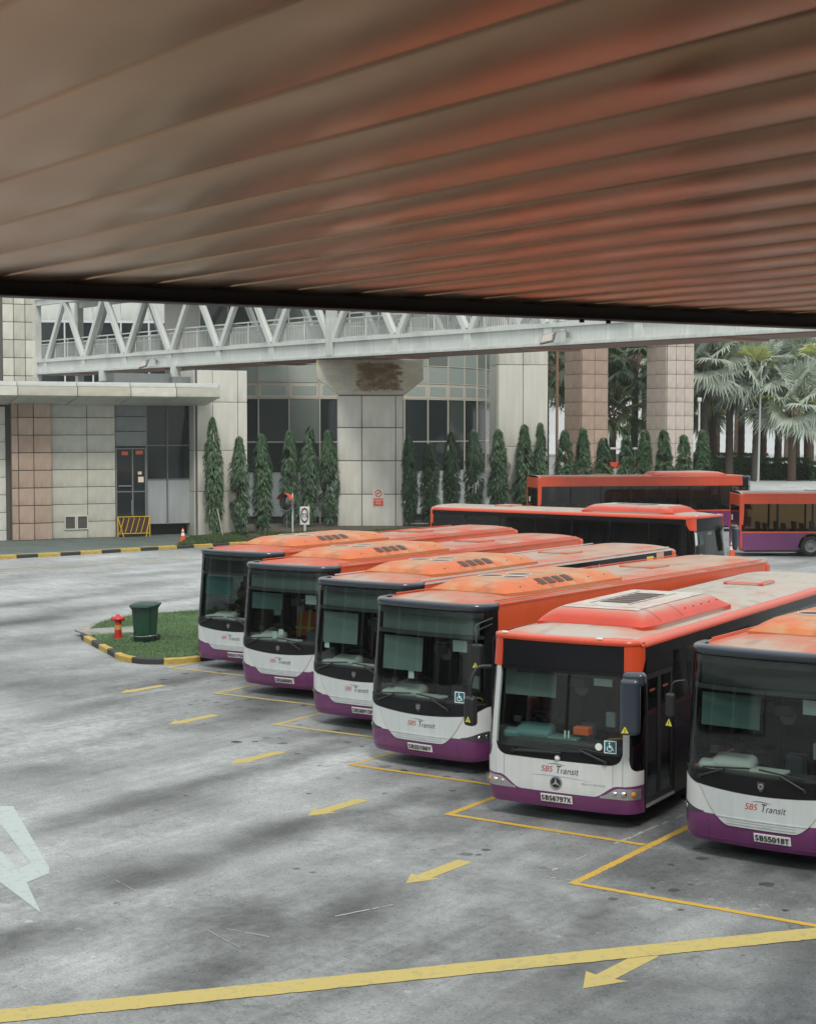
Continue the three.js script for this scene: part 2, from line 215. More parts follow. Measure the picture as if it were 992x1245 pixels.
{
  const u = [0.556, -0.831], w = [0.831, 0.556];
  const corners = [[2.18, -21.08], [0.63, -24.9], [-1.01, -28.6], [-2.68, -32.52], [-4.35, -36.4], [-6.02, -40.35]];
  corners.forEach(([x, z], i) => {
    paint('bay_side_line', strip([x, z], [x + u[0] * 9, z + u[1] * 9], 0.12), i < 2 ? paintYellow : paintFaded);
    paint('bay_front_line', strip([x - w[0] * 0.06, z - w[1] * 0.06], [x + w[0] * 3.34, z + w[1] * 3.34], 0.115), i < 3 ? paintYellow : paintFaded, 0.0065);
  });
  const flakes = (a, b, w, keep, seed) => { // what is left of an old line: ragged flakes
    const r = rng(seed), dx = b[0] - a[0], dz = b[1] - a[1], L = Math.hypot(dx, dz), nx = -dz / L, nz = dx / L, gs = [];
    for (let s = 0; s < L;) { const l = 0.06 + 0.3 * r(), w1 = w * (0.25 + 0.75 * r()), o = (r() - 0.5) * (w - w1); if (r() < keep) { const q = (t, k) => [a[0] + dx / L * t + nx * (o + k * w1 / 2), a[1] + dz / L * t + nz * (o + k * w1 / 2)]; gs.push(paintUV(poly([q(s, -1 + r() * 0.6), q(s + l * 0.5, -1 + 0.3 * r()), q(s + l, -1 + r() * 0.6), q(s + l, 1 - r() * 0.6), q(s + l * 0.4, 1 - 0.3 * r()), q(s, 1 - r() * 0.6)], layer))); } s += l * (0.8 + 0.5 * r()); }
    struct(part('worn_line', gs, paintGhost, scene)).userData.kind = 'structure'; layer = layer > 0.0065 ? 0.004 : layer + 0.0007;
  };
  flakes([1.75, -21.45], [4.6, -25.3], 0.10, 0.75, 1); flakes([1.25, -25.6], [2.6, -24.6], 0.06, 0.5, 2); flakes([-0.35, -27.4], [0.55, -28.7], 0.07, 0.5, 3); flakes([-5.27, -23.25], [-1.63, -17.98], 0.022, 0.4, 4); flakes([-1.26, -19.38], [-0.22, -20.09], 0.05, 0.6, 5); flakes([-2.6, -19.4], [-1.4, -18.7], 0.03, 0.4, 6); flakes([1.75, -21.45], [2.6, -20.95], 0.07, 0.6, 7);
  // arrows along the apron, pointing out of the bays
  const arrow = (x, z, ang, L, wS, wH, lH, m) => { const c = Math.cos(ang), s = Math.sin(ang), T = ([a, b]) => [x + s * a + c * b, z - c * a + s * b]; paint('arrow_marking', [[0, 0], [lH, wH], [lH * 0.92, wS], [L, wS], [L, -wS], [lH * 0.92, -wS], [lH, -wH]].map(T), m); };
  const D = Math.PI / 180;
  [[-0.03, -21.08], [-1.55, -24.8], [-3.16, -28.67], [-4.84, -32.52], [-6.51, -36.42]].forEach(([x, z]) => arrow(x, z, 36.5 * D, 1.38, 0.12, 0.235, 0.44, paintFaded));
  arrow(1.87, -17.07, 38 * D, 1.45, 0.12, 0.27, 0.5, paintFaded);
  paint('edge_line', strip([-14, -13.27], [12, -21.12], 0.38), paintFaded, 0.0085);
  paint('turn_arrow_marking', [[-7.07, -25.45], [-6.26, -25.45], [-4.89, -21.84], [-4.83, -21.55], [-5.03, -21.12], [-4.54, -19.78], [-5.4, -21.16], [-5.99, -22.13], [-5.75, -22.7], [-5.31, -21.76], [-5.19, -22.05], [-6.21, -24.38], [-6.77, -24.38]], paintWhite);
  paint('road_line', strip([-24, -61.3], [-6, -78.5], 0.16), paintFaded);
  paint('road_line', strip([8, -66], [24, -69.5], 0.2), paintGhost);
}

// ------------------------------------------------------------------ kerbs: one mesh per painted block
function kerbBlocks(parent, pts, lens, cols, w = 0.2, h = 0.15, y0 = 0) {
  const curve = new THREE.CatmullRomCurve3(pts.map(([x, z]) => V(x, 0, z)), false, 'centripetal'); curve.arcLengthDivisions = 400;
  const L = curve.getLength(); let s = 0, k = 0; const r = rng(77);
  while (s < L - 0.05) {
    const len = lens[k % lens.length] * (0.95 + 0.1 * r()), e = Math.min(L, s + len), n = 5, prof = [[-w / 2, 0], [-w / 2 + 0.005, h * 0.75], [-w / 2 + 0.035, h], [w / 2 - 0.03, h], [w / 2, h * 0.85], [w / 2, 0]];
    const dy = (r() - 0.5) * 0.008;
    const side = grid(prof.length - 1, n, (u, v) => { const t = (s + 0.008 + (e - s - 0.016) * v) / L, p = curve.getPointAt(clamp(t)), d = curve.getTangentAt(clamp(t)), q = prof[Math.round(u * (prof.length - 1))]; return [p.x - d.z * q[0], y0 + q[1] + dy, p.z + d.x * q[0], u, v * len]; });
    const caps = [0, 1].map(v => { const t = (s + 0.008 + (e - s - 0.016) * v) / L, p = curve.getPointAt(clamp(t)), d = curve.getTangentAt(clamp(t)); const P = prof.map(q => V(p.x - d.z * q[0], y0 + q[1] + dy, p.z + d.x * q[0])), a = []; for (let i = 1; i < P.length - 1; i++) a.push(P[0], v ? P[i + 1] : P[i], v ? P[i] : P[i + 1]); const g = new THREE.BufferGeometry().setFromPoints(a); g.computeVertexNormals(); return clean(g); });
    const g0 = side.toNonIndexed(); g0.computeVertexNormals();
    part('kerb_block', [g0, ...caps], cols[k % cols.length], parent); s = e; k++;
  }
}
const islandFront = [[-9.38, -47.2], [-9.2, -45.9], [-8.59, -44.41], [-7.74, -42.5], [-7.3, -41.55], [-6.63, -40.98], [-5.95, -41.02], [-5.35, -41.45], [-4.6, -42.5], [-1.2, -47.6], [0.9, -50.8]];
const islandBack = [[-9.38, -47.2], [-9.36, -48.8], [-8.7, -50.6], [-6.84, -52.0], [-3.5, -53.6], [0.2, -53.6], [0.9, -50.8]];
const kerbGrey = mat(0.36, 0.36, 0.34, 0.8, { map: rep(dirtTex, 0.8, 0.8) });
{
  const k = thing('island_kerb', 'yellow and black striped kerb round the grass island with the green bin', 'kerb');
  kerbBlocks(k, islandFront, [1.0, 0.85], [M.kerbYellow, M.kerbBlack]);
  kerbBlocks(k, islandBack, [1.2], [kerbGrey], 0.16, 0.15);
}
const roadKerb = [[-31, -64.2], [-25, -68.7], [-18.63, -73.9], [-16.21, -75.75], [-14.77, -77.1], [-12.74, -79.0], [-10.66, -80.9], [-7.12, -84.1], [-3.5, -87], [1, -89.5], [6, -91]];
{
  const k = thing('road_kerb', 'long yellow and black striped kerb along the terminal footpath', 'kerb');
  kerbBlocks(k, roadKerb, [1.15, 1.05], [M.kerbYellow, M.kerbBlack], 0.22, 0.16);
}
{ // footpath in front of the terminal and the planted verge beside it
  const path = [[-31, -64], [-25, -68.55], [-18.63, -73.75], [-14.77, -76.95], [-11.6, -80.0], [-9.0, -90.5], [-14, -100], [-45, -80], [-40, -60]];
  struct(part('footpath', paintUV(poly(path, 0.12)), mat(0.13, 0.17, 0.16, 0.75, { map: rep(dirtTex, 1, 1) }), scene));
  const edge = []; for (const [x, z] of roadKerb.slice(0, 7)) edge.push([x - 0.35, z - 0.42]); const back = edge.map(([x, z]) => [x - 0.1, z - 0.28]).reverse();
  struct(part('path_edge_line', paintUV(poly([...edge, ...back], 0.126)), paintFaded, scene));
  const verge = [[-11.6, -80.1], [-10.66, -80.8], [-7.12, -84.0], [-3.5, -86.9], [1, -89.4], [6, -90.9], [6, -98.4], [-4, -99.2], [-9.9, -98.5], [-9.3, -88.2], [-12.0, -86.5]];
  struct(part('planting_bed', paintUV(poly(verge, 0.13)), mat(0.10, 0.085, 0.055, 0.95, { map: rep(dirtTex, 1.5, 1.5) }), scene));
  struct(part('island_soil', paintUV(poly([...islandFront, ...islandBack.slice(1, -1).reverse()], 0.125)), mat(0.07, 0.11, 0.045, 0.95, { map: rep(dirtTex, 1.5, 1.5) }), scene));
  part('paving_slab', [box(2.0, 0.05, 1.3, -8.45, 0.135, -46.6, 0, 0.5)], M.concrete, scene); struct(scene.children[scene.children.length - 1]);
}
function inside(pts, x, z) { let c = false; for (let i = 0, j = pts.length - 1; i < pts.length; j = i++) { const [xi, zi] = pts[i], [xj, zj] = pts[j]; if ((zi > z) !== (zj > z) && x < (xj - xi) * (z - zi) / (zj - zi) + xi) c = !c; } return c; }
const bladeGeo = (() => { // a tuft of five bent blades
  const p = [], r = rng(5);
  for (let k = 0; k < 5; k++) { const a = r() * 6.28, w = 0.006 + 0.004 * r(), h = 0.05 + 0.04 * r(), l = 0.02 + 0.03 * r(), ox = (r() - 0.5) * 0.05, oz = (r() - 0.5) * 0.05, c = Math.cos(a), s = Math.sin(a);
    const A = [ox - s * w, 0, oz + c * w], B = [ox + s * w, 0, oz - c * w], C = [ox + c * l * 0.4 - s * w * 0.7, h * 0.6, oz + s * l * 0.4 + c * w * 0.7], D = [ox + c * l * 0.4 + s * w * 0.7, h * 0.6, oz + s * l * 0.4 - c * w * 0.7], E = [ox + c * l, h, oz + s * l];
    p.push(...A, ...B, ...D, ...A, ...D, ...C, ...C, ...D, ...E); }
  const g = new THREE.BufferGeometry(); g.setAttribute('position', new THREE.Float32BufferAttribute(p, 3)); g.computeVertexNormals(); return clean(g);
})();
function grass(name, pts, y, n, seed, base, keep, scale = 1) {
  const r = rng(seed), xs = pts.map(p => p[0]), zs = pts.map(p => p[1]), x0 = Math.min(...xs), x1 = Math.max(...xs), z0 = Math.min(...zs), z1 = Math.max(...zs), spots = [];
  while (spots.length < n) { const x = mix(x0, x1, r()), z = mix(z0, z1, r()); if (inside(pts, x, z) && keep(x, z, r)) spots.push([x, z]); }
  const im = new THREE.InstancedMesh(bladeGeo, mat(1, 1, 1, 0.9), spots.length), m = new THREE.Matrix4(), c = new THREE.Color();
  spots.forEach(([x, z], i) => { const k = scale * (0.7 + 0.8 * r()), t = fbm(x * 0.8, z * 0.8, 3), v = (0.7 + 0.6 * r()) * (0.7 + 0.6 * t); m.compose(V(x, y, z), new THREE.Quaternion().setFromAxisAngle(V(0, 1, 0), r() * 6.28), V(k, k * (0.8 + 0.4 * r()), k)); im.setMatrixAt(i, m); im.setColorAt(i, c.setRGB(base[0] * v * (0.8 + 0.5 * r()), base[1] * v, base[2] * v)); });
  im.name = name; im.userData.kind = 'stuff'; scene.add(im); return im;
}
const inset = (pts, k) => { const cx = pts.reduce((s, p) => s + p[0], 0) / pts.length, cz = pts.reduce((s, p) => s + p[1], 0) / pts.length; return pts.map(([x, z]) => [x + (cx - x) * k, z + (cz - z) * k]); };
tag(grass('island_grass', inset([...islandFront, ...islandBack.slice(1, -1).reverse()], 0.035), 0.12, 52000, 3, [0.14, 0.25, 0.115], (x, z) => !(Math.abs(x + 8.45) < 0.8 && Math.abs(z + 46.6) < 0.6), 0.6), 'short bright green grass on the kerbed island', 'grass');
tag(grass('verge_grass', [[-11.4, -80.6], [-10.66, -81.1], [-7.12, -84.4], [-3.5, -87.2], [1, -89.7], [1, -93], [-9.3, -90], [-11.6, -86.0]], 0.12, 26000, 4, [0.06, 0.10, 0.035], (x, z, r) => r() < smooth(0.36, 0.62, fbm(x * 0.7, z * 0.7, 4)), 1.4), 'patchy grass on the bare verge beside the terminal', 'grass');
// ------------------------------------------------------------------ ribbed metal canopy above the viewpoint
{
  const dR = [-0.589, -0.808], n = [0.808, -0.589], Hc = 6.75, pitch = 0.398, phase = 1.538;
  const E0 = [-2.08, -8.25], e = (() => { const x = 4.835, z = -2.69, l = Math.hypot(x, z); return [x / l, z / l]; })(), m = [-e[1], e[0]];   // edge line and its normal
  const tEnd = c => ((E0[0] - n[0] * c) * m[0] + (E0[1] - n[1] * c) * m[1]) / (dR[0] * m[0] + dR[1] * m[1]);
  const pt = (c, t, y) => [n[0] * c + dR[0] * t, y, n[1] * c + dR[1] * t];
  const prof = [[0, 0.0]]; for (let i = 0; i <= 16; i++) { const q = i / 16; prof.push([0.02 + q * 0.98, -0.0050 - 0.0105 * 4 * q * (1 - q) * (1.15 - 0.3 * q) + 0.0050 * q]); } prof.push([1, 0.0]);
  const can = thing('station_canopy', 'brown ribbed metal canopy ceiling with a dark edge beam above the bus park', 'canopy');
  const paintC = new THREE.MeshPhysicalMaterial({ color: rgb(0.40, 0.245, 0.16), specularColor: rgb(0.89, 0.755, 0.66), roughness: 0.25, metalness: 0.95, roughnessMap: rep(roughTex, 0.4, 0.4), clearcoat: 0.0 });
  const t0 = -7;
  for (let k = -22; k <= 33; k++) {
    const c0 = phase + k * pitch, N = 40;
    const gi = grid(prof.length - 3, N, (u, v) => { const q = prof[1 + Math.round(u * (prof.length - 3))], c = c0 + q[0] * pitch, te = tEnd(c), t = t0 + (te - t0) * v, sag = 0.0016 * (fbm(c * 3 + k, t * 0.8, 3) - 0.5); return [...pt(c, t, Hc + q[1] * 0.9 + sag), c, t]; });
    const lip = grid(1, 8, (u, v) => { const c = c0 + (u ? 0.02 * pitch : 0), te = tEnd(c), t = t0 + (te - t0) * v; return [...pt(c, t, Hc + (u ? -0.0045 : 0.0)), u * 0.02, t]; });
    part('ceiling_panel', [gi, lip], paintC, can);
  }
  const Ck = k => [E0[0] + e[0] * k, E0[1] + e[1] * k], a = Ck(-9), b = Ck(13), dark = mat(0.030, 0.017, 0.012, 0.55), o = [m[0], m[1]];
  const sgn = (o[0] * 0 + o[1] * 1) > 0 ? -1 : 1; // outward from the ceiling
  const off = k => [o[0] * sgn * k, o[1] * sgn * k];
  const B = (k, y0, y1, w) => { const q = off(k); return beam([a[0] + q[0], (y0 + y1) / 2, a[1] + q[1]], [b[0] + q[0], (y0 + y1) / 2, b[1] + q[1]], w, y1 - y0); };
  part('edge_beam', [B(0.045, 6.672, 6.86, 0.085), B(0.0, 6.664, 6.672, 0.14)], dark, can);
  for (const k of [6.75, 6.95]) { const q = off(0.0), P = Ck(k - 4.2 + 1.05); part('bolt', [cyl(0.016, 0.016, 0.03, P[0] + q[0], 6.66, P[1] + q[1], 0, 0, 0, 8)], M.rubber, can); }
  // roof deck over the panels
  const cA = phase - 22 * pitch - 0.1, cB = phase + 34 * pitch, P1 = pt(cA, t0 - 0.1, 0), P2 = pt(cA, tEnd(cA), 0), P3 = pt(cB, tEnd(cB), 0), P4 = pt(cB, t0 - 0.1, 0);
  const s = new THREE.Shape([P1, P2, P3, P4].map(p => new THREE.Vector2(p[0], -p[2]))), deck = new THREE.ExtrudeGeometry(s, { depth: 0.08, bevelEnabled: false }); deck.rotateX(-Math.PI / 2); deck.translate(0, Hc + 0.03, 0);
  part('roof_deck', deck, mat(0.3, 0.3, 0.3, 0.7), can);
}

// ------------------------------------------------------------------ cladding helper: every panel a mesh of its own
const boxCache = new Map();
const cbox = (w, h, d) => { const k = [w, h, d].map(v => v.toFixed(3)).join(); if (!boxCache.has(k)) boxCache.set(k, clean(new RoundedBoxGeometry(w, h, d, 1, Math.min(0.012, d / 3)))); return boxCache.get(k); };
function tiles(name, parent, cols, rows, mats, seed, o = {}) { // cols, rows: seam positions; face towards +z of parent at z = o.z
  const r = rng(seed), gap = o.gap ?? 0.028, th = o.th ?? 0.06, z = o.z ?? 0;
  for (let i = 0; i < cols.length - 1; i++) for (let j = 0; j < rows.length - 1; j++) {
    const w = cols[i + 1] - cols[i] - gap, h = rows[j + 1] - rows[j] - gap; if (o.skip && o.skip(i, j)) continue;
    const m = part(name, cbox(w, h, th), mats[(r() * mats.length) | 0], parent); m.position.set((cols[i] + cols[i + 1]) / 2, (rows[j] + rows[j + 1]) / 2, z + th / 2 + (r() - 0.5) * 0.006);
    if (o.turn) { const c = Math.cos(o.turn), s = Math.sin(o.turn), x = m.position.x, zz = m.position.z; m.position.set((o.ox ?? 0) + x * c + zz * s, m.position.y, (o.oz ?? 0) - x * s + zz * c); m.rotation.y = o.turn; }
  }
}
const range = (a, b, n) => Array.from({ length: n + 1 }, (_, i) => a + (b - a) * i / n);

// ------------------------------------------------------------------ terminal building at the end of the road
{
  const t = thing('terminal_building', 'tile clad terminal building with a deep white fascia canopy and dark glazed entrance', 'building', [-21.3, 0, -84.3], 25 * Math.PI / 180);
  const rows = [0.12, 1.0, 1.93, 2.85, 3.77, 4.69, 5.61, 6.53, 7.45];
  part('core_wall', [box(12, 7.6, 5, -5.6, 3.8, -2.7), box(5.9, 7.6, 5, 3.35, 3.8, -2.7), box(5.5, 0.5, 4, 8.9, 8.3, -4.0)], M.joint, t);
  tiles('wall_panel', t, [-6.2, -4.3, -2.4, -0.95, 0.42], rows.map(v => v - 0.35), [M.panel, M.panelB], 1, { z: -0.1 });
  tiles('pillar_tile', t, [0.62, 0.98, 1.78, 2.12, 2.73], rows.filter((v, i) => 1), [M.stone, M.stoneB, M.stoneC], 2, { z: 0.35, gap: 0.04, skip: (i) => i === 3 });
  tiles('pillar_tile', t, [1.98, 2.72], rows, [M.stone, M.stoneC], 3, { z: 0.35, gap: 0.04 });
  part('pillar_core', [box(2.1, 7.4, 0.5, 1.68, 3.75, 0.08)], M.joint, t);
  tiles('wall_panel', t, [2.78, 4.7, 6.22], rows, [M.cream, M.creamB], 4, { z: -0.1 });
  // service hatches low on the cream wall
  for (const x of [3.75, 4.4]) { const h = part('service_hatch', [box(0.62, 0.05, 0.05, x, 1.31, 0.0), box(0.62, 0.05, 0.05, x, 0.62, 0.0), box(0.06, 0.64, 0.05, x - 0.28, 0.965, 0.0), box(0.06, 0.64, 0.05, x + 0.28, 0.965, 0.0)], M.panel, t); part('louvre', [box(0.5, 0.62, 0.02, x, 0.965, -0.012), ...range(0.7, 1.22, 6).map(y => box(0.48, 0.02, 0.03, x, y, 0.0, 0.5))], mat(0.10, 0.085, 0.08, 0.7), h); }
  // slate panels over the door
  tiles('wall_panel', t, [6.26, 8.0], [4.98, 5.8, 6.6, 7.45], [M.slate], 5, { z: -0.25 });
  part('lobby_wall', [box(4.5, 7.6, 0.2, 8.4, 3.8, -3.6), box(0.12, 7.4, 3.2, 8.02, 3.8, -1.95), box(4.5, 0.1, 3.4, 8.4, 7.4, -1.9)], M.greyD, t);
  const door = part('entrance_door', [box(0.07, 4.75, 0.08, 6.3, 2.5, -0.2), box(0.07, 4.75, 0.08, 7.2, 2.5, -0.2), box(0.07, 4.75, 0.08, 7.92, 2.5, -0.2), box(1.7, 0.08, 0.08, 7.1, 4.88, -0.2), box(1.7, 0.06, 0.07, 7.1, 2.55, -0.2), box(1.7, 0.12, 0.08, 7.1, 0.2, -0.2)], M.greyD, t);
  for (const [a, b] of [[6.34, 7.16], [7.24, 7.88]]) for (const [y0, y1] of [[0.26, 2.52], [2.58, 4.84]]) part('door_pane', [box(b - a, y1 - y0, 0.02, (a + b) / 2, (y0 + y1) / 2, -0.21)], M.darkGlass, door);
  part('push_bar', [rod([6.4, 2.86, -0.12], [7.1, 2.86, -0.12], 0.025), rod([7.12, 1.3, -0.12], [7.12, 2.1, -0.12], 0.02)], M.steel, door);
  const poster = [[0.5, 0.22, 0.14], [0.75, 0.62, 0.5], [0.62, 0.10, 0.05], [0.7, 0.35, 0.1]];
  part('window_poster', [box(0.34, 0.2, 0.01, 6.78, 4.62, -0.19), box(0.4, 0.2, 0.01, 7.58, 4.66, -0.19)], mat(...poster[2], 0.5), door);
  part('window_poster', [box(0.3, 0.3, 0.01, 7.66, 3.2, -0.19), box(0.2, 0.16, 0.01, 7.6, 3.55, -0.19)], mat(...poster[1], 0.5), door);
  // dark glazed bay with grey spandrels, one pane each
  for (const [a, b] of [[8.08, 9.27], [9.31, 10.58]]) {
    for (const [y0, y1] of [[3.2, 5.0], [5.06, 7.4]]) part('window_pane', [box(b - a - 0.06, y1 - y0, 0.03, (a + b) / 2, (y0 + y1) / 2, -0.75)], M.darkGlass, t);
    part('spandrel_panel', [rbox(b - a - 0.05, 2.42, 0.06, 0.01, (a + b) / 2, 1.95, -0.74)], M.grey, t);
  }
  part('mullion', [box(0.06, 6.7, 0.12, 8.06, 4.05, -0.72), box(0.06, 6.7, 0.12, 9.29, 4.05, -0.72), box(2.5, 0.06, 0.1, 9.33, 5.03, -0.72), box(2.5, 0.05, 0.1, 9.33, 3.18, -0.72)], M.greyD, t);
  part('plinth_recess', [box(2.6, 0.7, 0.1, 9.33, 0.35, -1.4)], M.black, t);
  // big light pillar at the corner
  part('corner_pillar_core', [box(2.96, 9.1, 2.5, 12.1, 4.6, -1.1)], M.joint, t);
  tiles('pillar_panel', t, [10.72, 11.6, 13.05, 13.6], [0.1, 2.5, 4.75, 7.4, 9.15], [M.panel, M.panelC], 6, { z: 0.16 });
  tiles('pillar_panel', t, [-2.3, -1.1, 0.16], [0.1, 2.5, 4.75, 7.4, 9.15], [M.panelB], 7, { z: 0.0, turn: -Math.PI / 2, ox: 10.62, oz: 0 });
  // canopy: sloped soffit and two fascia bands broken into panels
  const soff = new THREE.Shape([[0, 7.22], [2.5, 7.62], [2.5, 8.1], [2.3, 8.1], [2.3, 8.34], [-3, 8.5], [-3, 7.22]].map(p => new THREE.Vector2(...p)));
  const body = new THREE.ExtrudeGeometry(soff, { depth: 19.6, bevelEnabled: false }); body.rotateY(-Math.PI / 2); body.translate(0, 0, 0); body.scale(-1, 1, 1); // x along wall after flip
  const bp = body.attributes.position; for (let i = 0; i < bp.count; i++) { const x = bp.getX(i), z = bp.getZ(i); bp.setXYZ(i, x - 8.4, bp.getY(i), z); } body.computeVertexNormals();
  part('canopy_slab', clean(body), M.greyD, t);
  const seams = [-8.4, -5.6, -2.4, 0.55, 3.6, 6.4, 8.85, 11.25];
  for (let i = 0; i < seams.length - 1; i++) { const a = seams[i], b = seams[i + 1];
    part('fascia_panel', [rbox(b - a - 0.04, 0.47, 0.07, 0.012, (a + b) / 2, 7.865, 2.54)], [M.cream, M.creamC, M.panelC][i % 3], t);
    part('fascia_panel', [rbox(b - a - 0.03, 0.24, 0.07, 0.012, (a + b) / 2, 8.235, 2.36)], M.white, t);
    const sf = part('soffit_panel', [box(b - a - 0.05, 0.03, 2.52, 0, 0, 0)], M.panelB, t, [(a + b) / 2, 7.40, 1.24]); sf.rotation.x = -Math.atan2(0.4, 2.5); }
  part('canopy_end_cap', [box(0.05, 0.75, 5.4, 11.26, 7.93, -0.2)], M.white, t);
  // tower block above the canopy
  part('tower_core', [box(8, 14, 5, -2.0, 13, -3.2)], M.joint, t);
  tiles('tower_tile', t, [-6, -3.9, -1.8, 0.25], range(8.4, 18.9, 7), [M.panel, M.panelB], 8, { z: -0.68 });
  tiles('tower_tile', t, [0.44, 1.02, 1.62, 2.16], [8.4, 8.72, 9.66, 10.6, 11.53, 12.46, 13.4, 14.34, 15.3], [M.panelC, M.cream], 9, { z: -0.66, gap: 0.03 });
  part('roof_plant', [box(3.2, 0.5, 1.6, 8.0, 8.7, -1.6), box(1.4, 0.36, 1.0, 10.2, 8.6, -0.9)], M.slate, t);
}

// ------------------------------------------------------------------ curved curtain wall
{
  const xc = -7.8, zc = -112.6, R = 13.5, st = 0.138;
  const t = thing('curved_glass_building', 'curved curtain wall building with dark glazing behind the mast trees', 'building', [-8.67, -0.667, -125.1]); t.scale.setScalar(1.111);
  const P = (a, r) => [r * Math.sin(a), r * Math.cos(a)], frame = mat(0.50, 0.47, 0.40, 0.5), whitePanel = mat(0.50, 0.54, 0.56, 0.45, { map: P4 });
  const pane = (a0, a1, y0, y1, r, m, name, th = 0.03) => { const am = (a0 + a1) / 2, w = 2 * r * Math.sin((a1 - a0) / 2) - 0.07, [x, z] = P(am, r); const o = part(name, cbox(w, y1 - y0 - 0.05, th), m, t); o.position.set(x, (y0 + y1) / 2, z); o.rotation.y = am; return o; };
  const r = rng(12), glassA = mat(0.020, 0.028, 0.030, 0.05), glassB = mat(0.05, 0.065, 0.062, 0.07), glassC = mat(0.16, 0.19, 0.17, 0.1), spand = mat(0.32, 0.37, 0.34, 0.12), spandB = mat(0.38, 0.42, 0.38, 0.15);
  for (let k = -3; k < 11; k++) {
    const a0 = (k + 0.3) * st, a1 = a0 + st;
    pane(a0, a1, 0.15, 0.55, R - 0.15, M.black, 'base_panel'); pane(a0, a1, 0.55, 3.2, R, whitePanel, 'spandrel_panel', 0.06);
    pane(a0, a1, 3.25, 5.1, R, r() < 0.7 ? glassA : glassB, 'window_pane'); pane(a0, a1, 5.15, 7.75, R, r() < 0.62 ? glassA : r() < 0.5 ? glassB : glassC, 'window_pane');
    const f = pane(a0, a1, 7.8, 8.75, R, frame, 'vent_window', 0.05); const w = 2 * R * Math.sin(st / 2) - 0.07; const gp = part('pane', cbox(w - 0.3, 0.6, 0.03), spand, f); gp.position.set(0, 0, 0.02);
    pane(a0, a1, 8.8, 9.85, R, r() < 0.5 ? spand : spandB, 'spandrel_panel'); pane(a0, a1, 9.9, 12.2, R, r() < 0.5 ? glassC : spand, 'window_pane'); pane(a0, a1, 12.25, 16.5, R, glassB, 'window_pane');
    const [x, z] = P(a0, R + 0.03); const mu = part('mullion', cbox(0.07, 16.4, 0.14), frame, t); mu.position.set(x, 8.3, z); mu.rotation.y = a0;
  }
  for (const y of [3.22, 5.12, 7.78, 8.78, 9.88, 12.22]) { const g = new THREE.TorusGeometry(R + 0.02, 0.035, 6, 40, 14 * st); g.rotateX(Math.PI / 2); g.rotateY(Math.PI / 2 - (11.3 * st)); g.scale(1, 1.0, 1); part('transom', [at(g, 0, y, 0)], frame, t); }
  const core = new THREE.CylinderGeometry(R - 0.4, R - 0.4, 16.4, 40, 1, false, -0.6, 2.4); part('inner_wall', [at(core, 0, 8.25, 0)], mat(0.45, 0.45, 0.42, 0.8), t);
  const rf = new THREE.CylinderGeometry(R + 0.3, R + 0.3, 0.5, 48); part('roof', [at(rf, 0, 16.8, 0)], M.panel, t);
}
{ // pale clad column at the end of the curved wall
  const t = thing('clad_column', 'tall pale metal clad column beside the curved glass wall', 'column', [5.52, 0, -99.6], 0.1);
  part('core', [box(2.9, 15, 2.9, 1.5, 7.5, -1.5)], M.joint, t);
  tiles('clad_panel', t, [0, 1.53, 3.06], [0.3, 4.85, 9.85, 15], [M.panel, M.panelC], 21, { gap: 0.03 });
  tiles('clad_panel', t, [0, 1.5, 3.0], [0.3, 4.85, 9.85, 15], [M.panel], 22, { turn: Math.PI / 2, ox: 3.02, oz: 0, gap: 0.03 });
  tiles('clad_panel', t, [-3, -1.5, 0], [0.3, 4.85, 9.85, 15], [M.panelB], 23, { turn: -Math.PI / 2, ox: -0.0, oz: 0, gap: 0.03 });
}
function tiledColumn(x, z, turn, w, d, label, mats) {
  const t = thing('tiled_column', label, 'column', [x, rise(x, z) - 0.1, z], turn, 'tiled columns behind the bus park');
  part('core', [box(w - 0.06, 13, d - 0.06, w / 2, 6.5, -d / 2)], M.joint, t);
  const rows = range(0, 13, 14), cs = range(0, w, w > 2 ? 3 : 2), ds = range(0, d, 2);
  tiles('tile', t, cs, rows, mats, 31, { gap: 0.025 });
  tiles('tile', t, ds.map(v => v - d), rows, mats, 32, { gap: 0.025, turn: -Math.PI / 2 });
  tiles('tile', t, ds, rows, mats, 33, { gap: 0.025, turn: Math.PI / 2, ox: w, oz: 0 });
  return t;
}
// the left faces are turned away, the right faces look towards the camera's right
tiledColumn(11.6, -108.8, 0.42, 2.0, 2.2, 'brown tiled square column beside the thin drainpipe', [M.stone, M.stoneC, M.stone]);
tiledColumn(17.3, -108.8, 0.42, 2.1, 2.4, 'pale pink tiled square column under the footbridge end', [M.pale, M.paleB, M.pale]);
{
  const o = thing('column_roof', 'flat roof slab carried by the two tiled columns', 'roof', [0, 0, 0]); part('slab', [box(13, 1.2, 5, 14.5, 15.6, -110)], M.panel, o); part('roof_edge', [box(13.2, 0.3, 5.2, 14.5, 16.36, -110)], M.white, o);
  const p = thing('drain_pipe', 'thin rust brown pipe standing beside the pale clad column', 'pipe', [9.3, 0, -101.5]); part('pipe', [rod([0, 0.2, 0], [0, 13, 0], 0.09, 10)], mat(0.20, 0.12, 0.075, 0.7), p); part('bracket', [box(0.24, 0.06, 0.24, 0, 4, 0), box(0.24, 0.06, 0.24, 0, 8, 0)], M.greyD, p);
}

